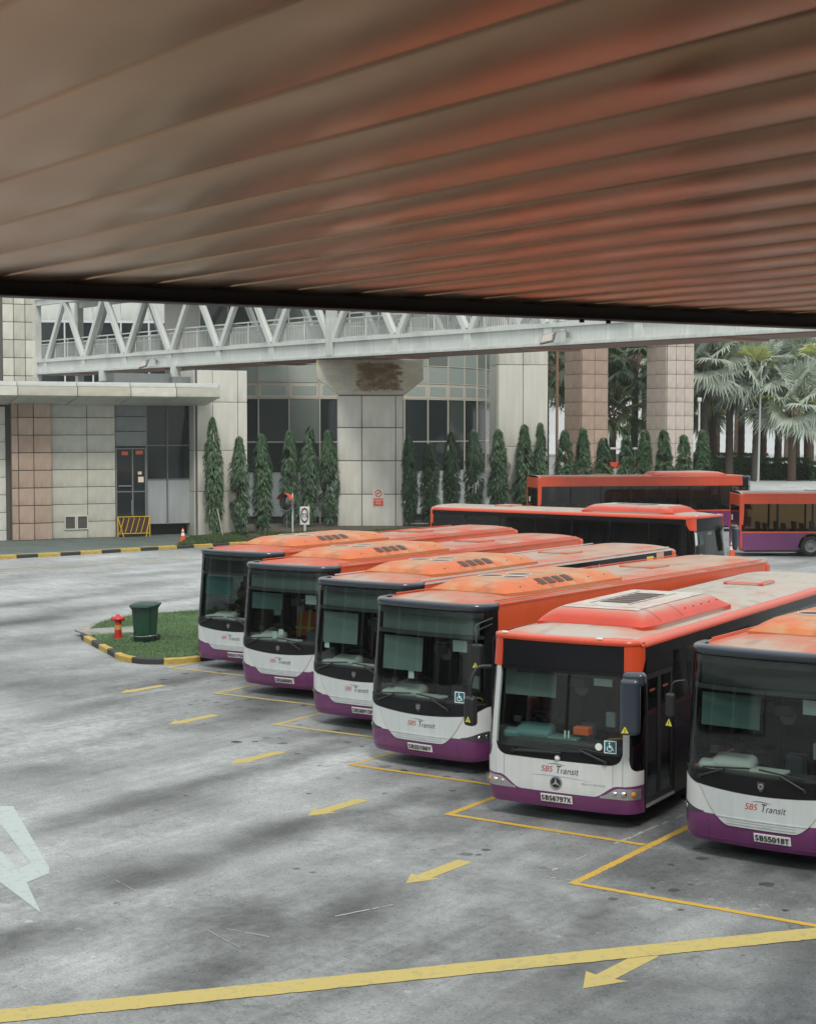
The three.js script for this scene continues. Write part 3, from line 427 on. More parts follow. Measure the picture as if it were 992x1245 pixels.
// ------------------------------------------------------------------ footbridge with open truss sides
const BR = { o: [-27.98, -124.81], u: [0.6297, 0.777], n: [0.777, -0.6297] }; // n points to its far side
{
  const { o, u, n } = BR, at3 = (s, y, d = 0) => [o[0] + u[0] * s + n[0] * d, y, o[1] + u[1] * s + n[1] * d];
  const turn = Math.atan2(-u[1], u[0]);
  const t = thing('footbridge', 'long white steel footbridge with zigzag truss sides and slatted railings', 'bridge', [o[0], 0, o[1]], turn); // local x runs along the bridge, local +z towards the bus park
  const Wd = 3.6, L0 = -1, L1 = 76, pl = 6.12;
  const bx = (x0, x1, y0, y1, z0, z1) => box(x1 - x0, y1 - y0, z1 - z0, (x0 + x1) / 2, (y0 + y1) / 2, (z0 + z1) / 2);
  const soffitM = mat(0.24, 0.155, 0.125, 0.7), deckM = mat(0.3, 0.3, 0.29, 0.8);
  for (const near of [1, 0]) {
    const z = near ? 0 : -Wd, sg = near ? 1 : -1;
    part('girder', [bx(L0, L1, 10.1, 10.24, z - 0.16, z + 0.16), bx(L0, L1, 10.24, 11.0, z - 0.05, z + 0.05), bx(L0, L1, 11.0, 11.22, z - 0.18, z + 0.18)], M.girder, t);
    for (let x = 0.6; x < L1; x += pl) part('stiffener', [bx(x - 0.28, x + 0.28, 10.24, 11.0, z - 0.13, z + 0.13)], M.girder, t);
    for (let x = 0.6; x < L1 - pl; x += pl) {
      for (const [a, b] of [[x + 0.18, x + pl / 2 - 0.12], [x + pl - 0.18, x + pl / 2 + 0.12]]) part('diagonal', [beam([a, 11.2, z], [b, 15.4, z], 0.34, 0.3, [0, 0, 1])], M.girder, t);
    }
    part('top_chord', [bx(L0, L1, 15.35, 15.75, z - 0.17, z + 0.17)], M.girder, t);
    const bal = []; for (let x = L0; x < L1; x += 0.17) bal.push(bx(x - 0.016, x + 0.016, 11.3, 12.35, z - sg * 0.3 - 0.016, z - sg * 0.3 + 0.016));
    const rl = part('railing', [bx(L0, L1, 12.35, 12.42, z - sg * 0.3 - 0.03, z - sg * 0.3 + 0.03), bx(L0, L1, 12.62, 12.70, z - sg * 0.3 - 0.035, z - sg * 0.3 + 0.035), bx(L0, L1, 11.26, 11.31, z - sg * 0.3 - 0.03, z - sg * 0.3 + 0.03)], M.white, t);
    const bs = part('balusters', bal, M.white, rl); bs.userData.kind = 'stuff';
    for (let x = 1.5; x < L1; x += 2.04) part('rail_post', [bx(x - 0.03, x + 0.03, 11.22, 12.62, z - sg * 0.3 - 0.03, z - sg * 0.3 + 0.03)], M.white, rl);
  }
  part('end_post', [bx(-1.2, -0.7, 9.6, 15.8, -0.25, 0.25)], M.girder, t); part('end_post', [bx(-1.2, -0.7, 9.6, 15.8, -Wd - 0.25, -Wd + 0.25)], M.girder, t);
  for (const x of [37.3]) part('portal_post', [bx(x - 0.3, x + 0.3, 10.24, 15.4, -0.2, 0.2)], M.girder, t);
  part('deck', [bx(L0, L1, 11.0, 11.16, -Wd + 0.06, -0.06)], deckM, t);
  part('soffit', [bx(L0, L1, 10.06, 10.12, -Wd + 0.17, -0.17)], soffitM, t);
  for (let x = 5; x < L1; x += pl * 2) part('cross_beam', [bx(x - 0.5, x + 0.5, 9.98, 10.06, -Wd + 0.2, -0.17)], mat(0.36, 0.21, 0.16, 0.7), t);
  part('roof_panel', [bx(L0, L1, 15.76, 15.86, -Wd - 0.3, 0.3)], M.white, t);
  for (const x of [9.6, 19.6]) part('bearing_post', [bx(x - 0.28, x + 0.28, 8.4, 10.1, -0.3, 0.25)], M.girder, t);
  // hammerhead pier
  const p = thing('bridge_pier', 'tile clad hammerhead bridge pier with a rust stained concrete head', 'pier', [-2.26, 0, -98.5]);
  const stainTex = tex(512, 256, (q, v) => { // brown water stain with a ragged outline on grey concrete
    const n1 = fbm(q * 10, v * 10, 5), drip = fbm(q * 34, v * 9, 4), e = smooth(0.0, 0.05, q - 0.33 + (n1 - 0.5) * 0.2) * smooth(0.0, 0.05, 0.79 - q + (n1 - 0.5) * 0.2) * smooth(0.0, 0.10, v - 0.08 + (drip - 0.5) * 0.3) * smooth(0.0, 0.05, 0.93 - v + (drip - 0.5) * 0.12);
    const b = 0.72 + 0.14 * (n1 - 0.5) + 0.10 * (drip - 0.5), k = clamp(e * (0.35 + 1.0 * n1 - 0.25 * smooth(0.5, 0.7, drip))), edge = smooth(0.10, 0.35, k) * (1 - smooth(0.35, 0.7, k)) * 0.25, yel = 1.4 * smooth(0.48, 0.75, drip);
    return [mix(b, 0.44, k) + edge * 0.1, mix(b * 0.985 - yel * 0.02, 0.355, k), mix(b * 0.93 - yel * 0.09, 0.265, k)];
  }, true, false);
  const headM = new THREE.MeshPhysicalMaterial({ map: stainTex, roughness: 0.9, bumpMap: rep(grainBump, 4, 4), bumpScale: 0.003 });
  const hs = new THREE.Shape([[-3.15, 10.02], [3.15, 10.02], [3.15, 8.95], [1.95, 7.98], [-1.85, 7.98], [-3.15, 8.95]].map(q => new THREE.Vector2(...q)));
  const hg = new THREE.ExtrudeGeometry(hs, { depth: 3.4, bevelEnabled: true, bevelSize: 0.04, bevelThickness: 0.04, bevelSegments: 1 }); hg.translate(0, 0, -1.75);
  { const q = hg.attributes.position, uv = hg.attributes.uv; for (let i = 0; i < q.count; i++) uv.setXY(i, (q.getX(i) + 3.2) / 6.4, (q.getY(i) - 7.9) / 2.15); }
  part('pier_head', clean(hg), headM, p); part('bearing', [box(1.2, 0.12, 1.2, 0, 10.09, -0.9)], M.greyD, p);
  part('shaft_core', [box(3.72, 7.9, 3.0, 0, 3.98, 0)], M.joint, p);
  tiles('clad_panel', p, [-1.92, -0.5, 1.52], [0.1, 2.02, 4.02, 6.0, 7.92], [M.panel, M.panelC, M.panelB], 41, { z: 1.5, gap: 0.05 });
  tiles('clad_panel', p, [1.52, 1.92], [0.1, 2.02, 4.02, 6.0, 7.92], [M.panelB], 42, { z: 1.46, gap: 0.05 });
  tiles('clad_panel', p, [-1.5, 0, 1.5], [0.1, 2.02, 4.02, 6.0, 7.92], [M.panelB], 43, { turn: Math.PI / 2, ox: 1.9, oz: 0, gap: 0.05 });
  tiles('clad_panel', p, [-1.5, 0, 1.5], [0.1, 2.02, 4.02, 6.0, 7.92], [M.panelB], 44, { turn: -Math.PI / 2, ox: -1.9, oz: 0, gap: 0.05 });
  // no-smoking plate on the pier
  const s = thing('no_smoking_sign', 'white no smoking plate with a red text panel fixed to the bridge pier', 'sign', [-1.77, 1.28, -96.93]);
  part('plate', [box(0.66, 1.06, 0.02, 0, 0.53, 0)], M.panel, s);
  part('ring', [at(new THREE.TorusGeometry(0.19, 0.026, 6, 24), 0, 0.80, 0.014), box(0.36, 0.04, 0.008, 0, 0.80, 0.015, 0, 0, 0.78)], M.redSign, s);
  part('cigarette', [box(0.2, 0.04, 0.006, -0.01, 0.79, 0.013)], M.ink, s);
  const red = part('red_panel', [box(0.58, 0.46, 0.012, 0, 0.27, 0.012)], M.redSign, s);
  part('lettering', [at(textGeo('NO SMOKING', 0.062, 0.004), 0, 0.39, 0.02), at(textGeo('BY LAW', 0.062, 0.004), 0, 0.28, 0.02), at(textGeo('FINE $200', 0.05, 0.004), 0, 0.17, 0.02)], M.signWhite, red);
}
function floodlight(s, y, label) {
  const { o, u, n } = BR, x = o[0] + u[0] * s - n[0] * 0.2, z = o[1] + u[1] * s - n[1] * 0.2;
  const f = thing('floodlight', label, 'lamp', [x, y, z], Math.atan2(-u[1], u[0]), 'floodlights on the footbridge');
  part('bracket', [tube([[0.9, 0.15, 0], [1.0, 0.35, 0.3], [0.7, 0.3, 0.6], [0.4, 0.1, 0.6]], 0.035, 16, 6), box(0.25, 0.3, 0.05, 0.9, 0.15, 0.02)], M.steel, f);
  const h = part('housing', [box(0.85, 0.1, 0.55, 0, 0, 0.5, 1.0, 0.3, 0.25)], M.slate, f); part('lens', [box(0.72, 0.012, 0.44, 0.0, 0.035, 0.545, 1.0, 0.3, 0.25)], mat(0.5, 0.42, 0.38, 0.15), h);
}
floodlight(16.6, 10.35, 'small grey floodlight on the bridge girder above the terminal canopy');
floodlight(56.3, 10.42, 'small floodlight on a curled bracket on the bridge girder near the tiled columns');
{ // office block seen through the left end of the truss
  const t = thing('office_block', 'white office block with a dark strip of windows behind the footbridge', 'building', [-34, 0, -142], 0.12);
  part('wall', [box(34, 9.5, 8, 4, 4.75, -4), box(34, 2.6, 8, 4, 17.9, -4)], M.white, t); part('parapet', [box(34.4, 1.2, 8.4, 4, 19.6, -4)], M.panel, t);
  tiles('wall_panel', t, range(-13, 21, 14), [15.4, 17.0, 18.6], [M.white, M.girder], 51, { z: 0.02 });
  for (let i = 0; i < 14; i++) part('window_pane', cbox(2.3, 5.6, 0.05), M.darkGlass, t, [-11.8 + i * 2.43, 12.4, -0.2]);
}

// ------------------------------------------------------------------ the station behind and to the left of the viewpoint, mirrored in the bus glass
function concourse(label, x, z, turn, L, deck) { // local +z is the open front
  const t = thing('station_concourse', label, 'building', [x, 0, z], turn);
  const bx = (x0, x1, y0, y1, z0, z1) => box(x1 - x0, y1 - y0, z1 - z0, (x0 + x1) / 2, (y0 + y1) / 2, (z0 + z1) / 2);
  const tan = mat(0.36, 0.27, 0.20, 0.7, { map: rep(dirtTex, 0.3, 0.3) });
  part('back_wall', [bx(-L / 2, L / 2, 0, 12, -9, -8.6)], tan, t); part('soffit', [bx(-L / 2, L / 2, 6.3, 6.5, -8.6, 3)], mat(0.45, 0.42, 0.38, 0.6), t); part('upper_wall', [bx(-L / 2, L / 2, 7.7, 8.9, 0, 0.3)], M.panel, t);
  part('fascia', [bx(-L / 2, L / 2, 6.4, 7.4, 3, 3.3)], M.white, t); part('roof', [bx(-L / 2, L / 2, 11.9, 12.3, -9, 1.2)], M.panel, t); part('deck', [bx(-L / 2, L / 2, 7.0, 7.3, -8.6, 2.9)], M.greyD, t);
  for (let q = -L / 2 + 2; q < L / 2; q += 4) { part('window_pane', cbox(3.8, 2.9, 0.06), M.darkGlass, t, [q, 10.4, 0.1]); part('mullion', [bx(q + 1.92, q + 2.08, 8.9, 11.9, 0, 0.3)], M.white, t); }
  for (let q = -L / 2 + 3; q < L / 2; q += 8) part('column', [cyl(0.45, 0.45, 6.3, q, 3.15, 0.5, 0, 0, 0, 20)], M.panel, t);
  for (let q = -L / 2 + 5; q < L / 2; q += 9) part('shop_front', [bx(q - 3, q + 3, 0.1, 3.4, -8.5, -8.3)], M.darkGlass, t);
  return t;
}
concourse('long station concourse with a white fascia, standing left of the bus apron', -37, -16, 1.27, 66);
concourse('station concourse wing joined to the ribbed canopy', 14, 15, Math.PI, 60);
// ------------------------------------------------------------------ bus bodywork: panels are cut from one curved skin
// local frame of a bus: origin on the ground under the middle of its nose, +z forwards, +x the kerb side
function makeSkin({ w, phi, a, Rc, rake, tum }) {
  const T = [], ds = 0.005; let x = 0, z = 0, s = 0, x0 = 0; const c = Rc * (Math.PI / 2 - phi), sc = a + c;
  while (s <= sc + ds) { const h = s < a ? phi * s / a : Math.min(Math.PI / 2, phi + (s - a) / Rc); T.push([x, z, Math.sin(h), Math.cos(h)]); x += Math.cos(h) * ds; z -= Math.sin(h) * ds; s += ds; }
  const last = T[T.length - 1], kx = w / last[0], zc = last[1];
  const at = (t) => { if (t >= sc) return [w, zc - (t - sc), 1, 0]; const f = t / ds, i = Math.min(T.length - 2, f | 0), q = f - i, A = T[i], B = T[i + 1]; return [mix(A[0], B[0], q) * kx, mix(A[1], B[1], q), mix(A[2], B[2], q), mix(A[3], B[3], q)]; };
  const P = (s, y, off = 0) => { const g = s < 0 ? -1 : 1, t = Math.abs(s), q = at(t), fr = t < sc ? 1 : clamp(1 - (t - sc) / 1.4); return [g * (q[0] * (1 - tum(y) / w) + off * q[2]), y, q[1] - rake(y) * fr + off * q[3]]; };
  const zAt = (xx, y) => { const X = Math.abs(xx) / (1 - tum(y) / w); let i = 0; while (i < T.length - 1 && T[i][0] * kx < X) i++; return T[i][1] - rake(y); };
  return { P, sc, zc, w, zAt, sOf: z => sc + (zc - z) };
}
function patch(sk, { s0, s1, ns = 24, ny = 4, lo, hi, off = 0, th = 0.03 }) { // closed slab following the skin between lo(s) and hi(s)
  const L = typeof lo === 'function' ? lo : () => lo, Hf = typeof hi === 'function' ? hi : () => hi, S = i => s0 + (s1 - s0) * i / ns;
  const pt = (i, j, o) => { const s = S(i), l = L(s), h = Math.max(l + 0.0005, Hf(s)); return [...sk.P(s, l + (h - l) * j / ny, o), s, l + (h - l) * j / ny]; };
  const outer = grid(ns, ny, (u, v) => pt(Math.round(u * ns), Math.round(v * ny), off)); if (!th) return clean(outer);
  const inner = grid(ns, ny, (u, v) => pt(ns - Math.round(u * ns), Math.round(v * ny), off - th));
  const rim = (n, f) => { const g = grid(n, 1, f).toNonIndexed(); g.computeVertexNormals(); return g; };
  return merge([outer, inner,
    rim(ns, (u, v) => pt(Math.round(u * ns), ny, v ? off - th : off)), rim(ns, (u, v) => pt(ns - Math.round(u * ns), 0, v ? off - th : off)),
    rim(ny, (u, v) => pt(0, Math.round(u * ny), v ? off - th : off)), rim(ny, (u, v) => pt(ns, ny - Math.round(u * ny), v ? off - th : off))]);
}
function sweep(sk, s0, s1, ns, prof) { // prof: [out, height] pairs, along the skin
  return clean(grid(prof.length - 1, ns, (u, v) => { const q = prof[Math.round(u * (prof.length - 1))], s = mix(s0, s1, v); return [...sk.P(s, q[1], q[0]), s, q[1]]; }));
}
function wrap(sk, g, s, y, off) { // bend a flat geometry (x right, y up, z out) onto the skin
  const p = g.attributes.position; for (let i = 0; i < p.count; i++) p.setXYZ(i, ...sk.P(s + p.getX(i), y + p.getY(i), off + p.getZ(i))); g.computeVertexNormals(); return g;
}
// weathered paint: sun-bleached roofs, dusty pods
const fade = (c1, c2, seed, k0, k1) => tex(512, 1024, (u, v) => { const n = fbm(u * 5 + seed, v * 11, 5), st = fbm(u * 2 + seed, v * 60, 3), sp = hash2(u * 512 | 0, v * 1024 | 0); const e = Math.abs(u - 0.5) * 2; const t = clamp(smooth(k0, k1, n + 0.25 * (st - 0.5) + 0.35 * (1 - e) + (v - 0.5) * 0.25) + (sp - 0.5) * 0.08); const d = 1 - 0.12 * smooth(0.55, 0.8, fbm(u * 9 + 7, v * 24 + seed, 4)); return [mix(c1[0], c2[0], t) * d, mix(c1[1], c2[1], t) * d, mix(c1[2], c2[2], t) * d]; }, true, false);
const roofA = new THREE.MeshPhysicalMaterial({ map: fade([0.71, 0.30, 0.19], [0.64, 0.53, 0.47], 3, 0.40, 1.1), roughness: 0.55 });
const roofB = new THREE.MeshPhysicalMaterial({ map: fade([0.70, 0.34, 0.23], [0.64, 0.56, 0.50], 11, 0.25, 0.95), roughness: 0.55 });
const roofC = new THREE.MeshPhysicalMaterial({ map: fade([0.70, 0.46, 0.38], [0.65, 0.62, 0.58], 23, 0.05, 0.65), roughness: 0.5 });
const podA = new THREE.MeshPhysicalMaterial({ map: fade([0.75, 0.38, 0.18], [0.70, 0.52, 0.37], 5, 0.35, 0.9), roughness: 0.45 });
const podB = new THREE.MeshPhysicalMaterial({ map: tex(512, 512, (u, v) => { const e = Math.max(Math.abs(u - 0.5) * 2, Math.abs(v - 0.5) * 1.9), n = fbm(u * 6, v * 14, 5), t = smooth(0.93, 0.70, e + 0.10 * (n - 0.5)), d = 0.95 + 0.1 * n; return [mix(0.74, 0.67, t) * d, mix(0.24, 0.57, t) * d, mix(0.15, 0.53, t) * d]; }, true, false), roughness: 0.42 });
const podTop = new THREE.MeshPhysicalMaterial({ map: fade([0.74, 0.62, 0.58], [0.72, 0.71, 0.68], 14, 0.2, 0.8), roughness: 0.5 });
const busTex = tex(512, 512, (u, v) => { const c = fbm(u * 6, v * 6, 5, 6), st = fbm(u * 48, v * 4, 3, 48), f = hash2(u * 512 | 0, v * 512 | 0); const k = 0.955 + 0.07 * (c - 0.5) + 0.05 * (st - 0.5) + 0.015 * (f - 0.5); return [k, k * 0.998, k * 0.992]; });
const B = {
  orange: mat(0.68, 0.10, 0.028, 0.32, { clearcoat: 0.25, clearcoatRoughness: 0.3, map: rep(busTex, 0.35, 0.35) }),
  red: mat(0.64, 0.075, 0.025, 0.3, { clearcoat: 0.3, clearcoatRoughness: 0.25, map: rep(busTex, 0.35, 0.35) }),
  purple: mat(0.165, 0.034, 0.148, 0.3, { clearcoat: 0.4, clearcoatRoughness: 0.2, map: rep(busTex, 0.5, 0.5) }),
  white: mat(0.66, 0.69, 0.70, 0.28, { clearcoat: 0.4, clearcoatRoughness: 0.15, map: rep(busTex, 0.4, 0.4) }),
  pearl: mat(0.59, 0.645, 0.66, 0.26, { clearcoat: 0.4, clearcoatRoughness: 0.15, map: rep(busTex, 0.4, 0.4) }),
  visor: mat(0.028, 0.038, 0.052, 0.22, { clearcoat: 0.5, clearcoatRoughness: 0.15 }),
  band: mat(0.008, 0.008, 0.010, 0.2, { specularIntensity: 0.5 }),
  glass: new THREE.MeshPhysicalMaterial({ color: rgb(0.66, 0.78, 0.75), roughness: 0.02, transmission: 1, thickness: 0, ior: 1.5 }),
  tint: new THREE.MeshPhysicalMaterial({ color: rgb(0.20, 0.21, 0.20), roughness: 0.03, transmission: 1, thickness: 0, ior: 1.5 }),
  tintDark: new THREE.MeshPhysicalMaterial({ color: rgb(0.12, 0.125, 0.125), roughness: 0.03, transmission: 1, thickness: 0, ior: 1.5 }),
  lens: new THREE.MeshPhysicalMaterial({ color: rgb(0.95, 0.95, 0.95), roughness: 0.02, transmission: 1, thickness: 0, ior: 1.5 }),
  chrome: mat(0.75, 0.75, 0.76, 0.14, { metalness: 1 }), lampDark: mat(0.05, 0.05, 0.055, 0.3), silver: mat(0.55, 0.55, 0.55, 0.3, { metalness: 0.7 }),
  dash: mat(0.42, 0.42, 0.40, 0.6), dashDark: mat(0.03, 0.032, 0.033, 0.6), liner: mat(0.50, 0.51, 0.49, 0.7), floor: mat(0.16, 0.16, 0.165, 0.8), seatDark: mat(0.03, 0.03, 0.034, 0.8), seatRed: mat(0.35, 0.04, 0.03, 0.6), seatGrey: mat(0.12, 0.12, 0.15, 0.7),
  pole: mat(0.60, 0.30, 0.03, 0.4), blindTeal: mat(0.06, 0.20, 0.19, 0.7, { transmission: 0.55, thickness: 0 }), blindGrey: mat(0.27, 0.33, 0.32, 0.7, { transmission: 0.5, thickness: 0 }), blindMid: mat(0.12, 0.22, 0.21, 0.7, { transmission: 0.6, thickness: 0 }),
  ring: mat(0.5, 0.42, 0.36, 0.6), paper: mat(0.70, 0.72, 0.70, 0.7), vent: mat(0.07, 0.045, 0.04, 0.7), vest: mat(0.75, 0.12, 0.02, 0.7), vestBand: mat(0.62, 0.62, 0.2, 0.5), plate: mat(0.76, 0.77, 0.75, 0.4), amber: mat(0.75, 0.28, 0.01, 0.3), logoRed: mat(0.42, 0.02, 0.03, 0.5), logoInk: mat(0.035, 0.03, 0.05, 0.5), label: mat(0.68, 0.62, 0.06, 0.5), tail: mat(0.35, 0.01, 0.01, 0.25), doorLabel: mat(0.22, 0.05, 0.045, 0.6),
};
const accessTex = (() => { // teal square with a white wheelchair user
  const c = document.createElement('canvas'); c.width = c.height = 128; const x = c.getContext('2d'); x.fillStyle = '#e6eaea'; x.fillRect(0, 0, 128, 128); x.fillStyle = '#0f5f6a'; x.fillRect(9, 9, 110, 110); x.strokeStyle = x.fillStyle = '#f2f5f5'; x.lineWidth = 9; x.lineCap = 'round';
  x.beginPath(); x.arc(54, 26, 8, 0, 7); x.fill(); x.beginPath(); x.moveTo(54, 40); x.lineTo(56, 68); x.lineTo(82, 68); x.lineTo(94, 96); x.stroke(); x.beginPath(); x.moveTo(57, 52); x.lineTo(76, 52); x.stroke(); x.lineWidth = 7; x.beginPath(); x.arc(56, 80, 25, 0.35, 4.1); x.stroke();
  const t = new THREE.CanvasTexture(c); t.colorSpace = THREE.SRGBColorSpace; return t;
})();
const accessMat = new THREE.MeshPhysicalMaterial({ map: accessTex, roughness: 0.5 });
const wheelGeo = (() => {
  const lathe = pts => { const g = new THREE.LatheGeometry(pts.map(p => new THREE.Vector2(...p)), 40); g.rotateZ(Math.PI / 2); return clean(g); }; // axis along x
  const tyre = lathe([[0.29, -0.13], [0.33, -0.145], [0.44, -0.14], [0.475, -0.11], [0.48, 0], [0.475, 0.11], [0.44, 0.14], [0.33, 0.145], [0.29, 0.13]]);
  const rim = lathe([[0.0, 0.05], [0.08, 0.055], [0.09, 0.03], [0.17, 0.02], [0.2, 0.06], [0.25, 0.09], [0.27, 0.13], [0.295, 0.135], [0.295, -0.13]].map(([r, h]) => [r, -h]));
  const bolts = []; for (let i = 0; i < 10; i++) { const a = i / 10 * 6.2832; bolts.push(cyl(0.016, 0.016, 0.04, 0.035, Math.cos(a) * 0.13, Math.sin(a) * 0.13, 0, 0, Math.PI / 2, 6)); }
  return { tyre, rim: merge([rim, ...bolts]) };
})();
const rimMat = mat(0.28, 0.28, 0.28, 0.45, { metalness: 0.5 });
function wheel(parent, x, z, sg) { const w = part('wheel', wheelGeo.tyre, M.rubber, parent, [x, 0.48, z], [0, sg > 0 ? 0 : Math.PI, 0]); part('rim', wheelGeo.rim, rimMat, w); }

const skinA = makeSkin({ w: 1.25, phi: 0.17, a: 0.97, Rc: 0.34, rake: y => y < 0.62 ? 0.09 * ((0.62 - y) / 0.4) ** 2 : 0.11 * smooth(1.0, 2.9, y), tum: y => y > 1.1 ? 0.06 * (y - 1.1) / 1.8 : 0 });
const skinB = makeSkin({ w: 1.27, phi: 0.12, a: 1.02, Rc: 0.28, rake: y => y < 0.6 ? 0.08 * ((0.6 - y) / 0.4) ** 2 : 0.14 * smooth(0.95, 2.8, y), tum: y => y > 1.1 ? 0.05 * (y - 1.1) / 1.7 : 0 });
const LEN = 11.95;

function podSurface(zf, zb, hw, y0, H, nose, tail, slope, round = 0) { // raised roof unit as a height field, v from nose to tail
  return (u, v) => { const x = (u * 2 - 1), z = mix(zf, zb, v), d = (zf - z), e = (z - zb); const k = Math.sqrt(clamp(1 - (1 - clamp(d / nose)) ** 2)) * Math.sqrt(clamp(1 - (1 - clamp(e / tail)) ** 2)); const s = clamp((1 - Math.abs(x)) / slope), f = round ? Math.sin(s * Math.PI / 2) ** 0.75 : 1 - (1 - s) ** 1.45; const pinch = 1 - 0.10 * (1 - clamp(d / nose)) ** 2; return [x * hw * pinch, y0 + 0.05 + H * k * f, z]; };
}
function podMesh(S, y0, n = 40, m = 60) {
  const top = grid(n, m, (u, v) => [...S(u, v), u, v]); const skirt = (f, k) => { const g = grid(k, 1, (u, w) => { const q = f(u); return [q[0], w ? q[1] : y0 - 0.05, q[2]]; }).toNonIndexed(); g.computeVertexNormals(); return g; };
  return [top, skirt(v => S(0, v), 20), skirt(v => S(1, 1 - v), 20), skirt(u => S(u, 0), 20), skirt(u => S(1 - u, 1), 20)];
}
const podPatch = (S, u0, u1, v0, v1, off, n = 6) => { const g = grid(n, n, (u, v) => { const q = S(mix(u0, u1, u), mix(v0, v1, v)); return [q[0], q[1] + off, q[2]]; }); return clean(g); };

function roofMesh(sk, y0, crown, zBack, inset = 0.02, front = 0) { // crowned roof following the plan of the nose
  const hw = sk.w * (1 - 0) - 0.06; return grid(28, 40, (u, v) => { const a = u * 2 - 1, x = a * hw, zf = sk.zAt(Math.min(Math.abs(x), hw * 0.985), y0) - inset, z = mix(zf, zBack, v), e = Math.abs(a), r = y0 + crown * (1 - e ** 3.2) * (0.45 + 0.55 * smooth(0, 0.07, v)) + 0.03 * Math.sqrt(clamp(1 - clamp((e - 0.93) / 0.07) ** 2)) * smooth(0, 0.03, v) - 0.03; return [x, r, z, u, v]; });
}
function interior(g, sk, o, roofY) {
  part('cabin_floor', [box(2.3, 0.06, 11.3, 0, 0.36, -6.15)], B.floor, g);
  part('ceiling_liner', [box(2.25, 0.05, 11.1, 0, roofY - 0.30, -6.4)], B.liner, g);
  part('dashboard', [rbox(2.1, 0.42, 0.42, 0.06, 0, 0.99, -0.58), rbox(1.0, 0.5, 0.3, 0.05, -0.6, 0.72, -0.78)], B.dashDark, g);
  const hood = part('instrument_hood', [rbox(0.62, 0.20, 0.40, 0.09, -0.66, 1.25, -0.64, 0.25, 0.08, 0, 4), rbox(0.26, 0.14, 0.34, 0.06, -1.0, 1.22, -0.52, 0, 0.3, 0, 3), rbox(0.5, 0.05, 0.3, 0.02, -0.1, 1.215, -0.56)], o.darkDash ? mat(0.10, 0.2, 0.2, 0.5) : B.dash, g);
  part('clock', [rbox(0.12, 0.1, 0.08, 0.02, -0.92, 1.44, -0.55)], B.dashDark, hood);
  const wheelG = new THREE.TorusGeometry(0.24, 0.018, 8, 32); wheelG.rotateX(Math.PI / 2 - 0.55);
  part('steering_wheel', [at(wheelG, -0.62, 1.42, -1.0), rod([-0.62, 1.42, -1.0], [-0.62, 1.1, -0.78], 0.03), box(0.44, 0.03, 0.06, -0.62, 1.415, -1.0, 0.55), cyl(0.06, 0.06, 0.03, -0.62, 1.42, -1.0, 0.55)], M.black, g);
  const seat = part('driver_seat', [rbox(0.5, 0.14, 0.5, 0.05, -0.62, 0.98, -1.55), rbox(0.48, 0.78, 0.14, 0.06, -0.62, 1.4, -1.84, -0.14), rbox(0.3, 0.2, 0.1, 0.04, -0.62, 1.88, -1.92), box(0.3, 0.5, 0.3, -0.62, 0.66, -1.55)], B.seatDark, g);
  if (o.vest) { part('reflective_vest', [rbox(0.5, 0.62, 0.2, 0.06, -0.60, 1.44, -1.83, -0.14)], B.vest, seat); part('vest_band', [rbox(0.07, 0.63, 0.215, 0.02, -0.72, 1.44, -1.83, -0.14), rbox(0.07, 0.63, 0.215, 0.02, -0.48, 1.44, -1.83, -0.14), rbox(0.51, 0.07, 0.212, 0.02, -0.60, 1.34, -1.82, -0.14)], B.vestBand, seat); }
  part('cab_partition', [box(1.0, 1.5, 0.03, -0.68, 1.2, -2.2), box(0.03, 0.7, 1.2, -0.16, 0.75, -1.6)], o.partition ?? B.liner, g);
  part('fare_machine', [rbox(0.26, 0.36, 0.22, 0.03, 0.02, 1.18, -1.25), box(0.06, 0.8, 0.06, 0.02, 0.72, -1.25)], B.seatGrey, g); part('card_reader', [rbox(0.16, 0.24, 0.07, 0.02, 0.34, 1.42, -1.3)], o.reader ?? B.paper, g);
  if (o.orangeBox) part('ticket_box', [rbox(0.26, 0.13, 0.18, 0.02, 0.16, 1.34, -0.62)], B.vest, g);
  part('destination_box', [rbox(1.7, 0.34, 0.16, 0.03, 0.0, roofY - 0.42, -0.42)], B.dashDark, g);
  // sun blind behind the driver's half of the windscreen
  part('sun_blind', [box(0.86, o.blindH ?? 0.5, 0.012, -0.60, 2.28 - (o.blindH ?? 0.5) / 2, -0.36, -0.08)], o.blind ?? B.blindGrey, g);
  part('cab_mirror', [rbox(0.28, 0.16, 0.05, 0.03, 0.12, 2.1, -0.5), rod([0.12, 2.14, -0.5], [0.12, 2.45, -0.45], 0.012)], M.black, g);
  for (const [x, z] of [[0.3, -1.9], [-0.25, -3.2], [0.3, -4.4], [-0.3, -6.6], [0.3, -8.6]]) part('grab_pole', [rod([x, 0.38, z], [x, roofY - 0.3, z], 0.018)], B.pole, g);
  for (const x of [-0.45, 0.45]) part('grab_rail', [rod([x, roofY - 0.45, -2.3], [x, roofY - 0.45, -11], 0.018)], B.pole, g);
  for (let i = 0; i < 7; i++) for (const x of [-0.45, 0.45]) part('hanging_strap', [box(0.03, 0.2, 0.004, x, roofY - 0.56, -2.6 - i * 0.5), at(new THREE.TorusGeometry(0.05, 0.009, 5, 14), x, roofY - 0.70, -2.6 - i * 0.5)], B.seatGrey, g);
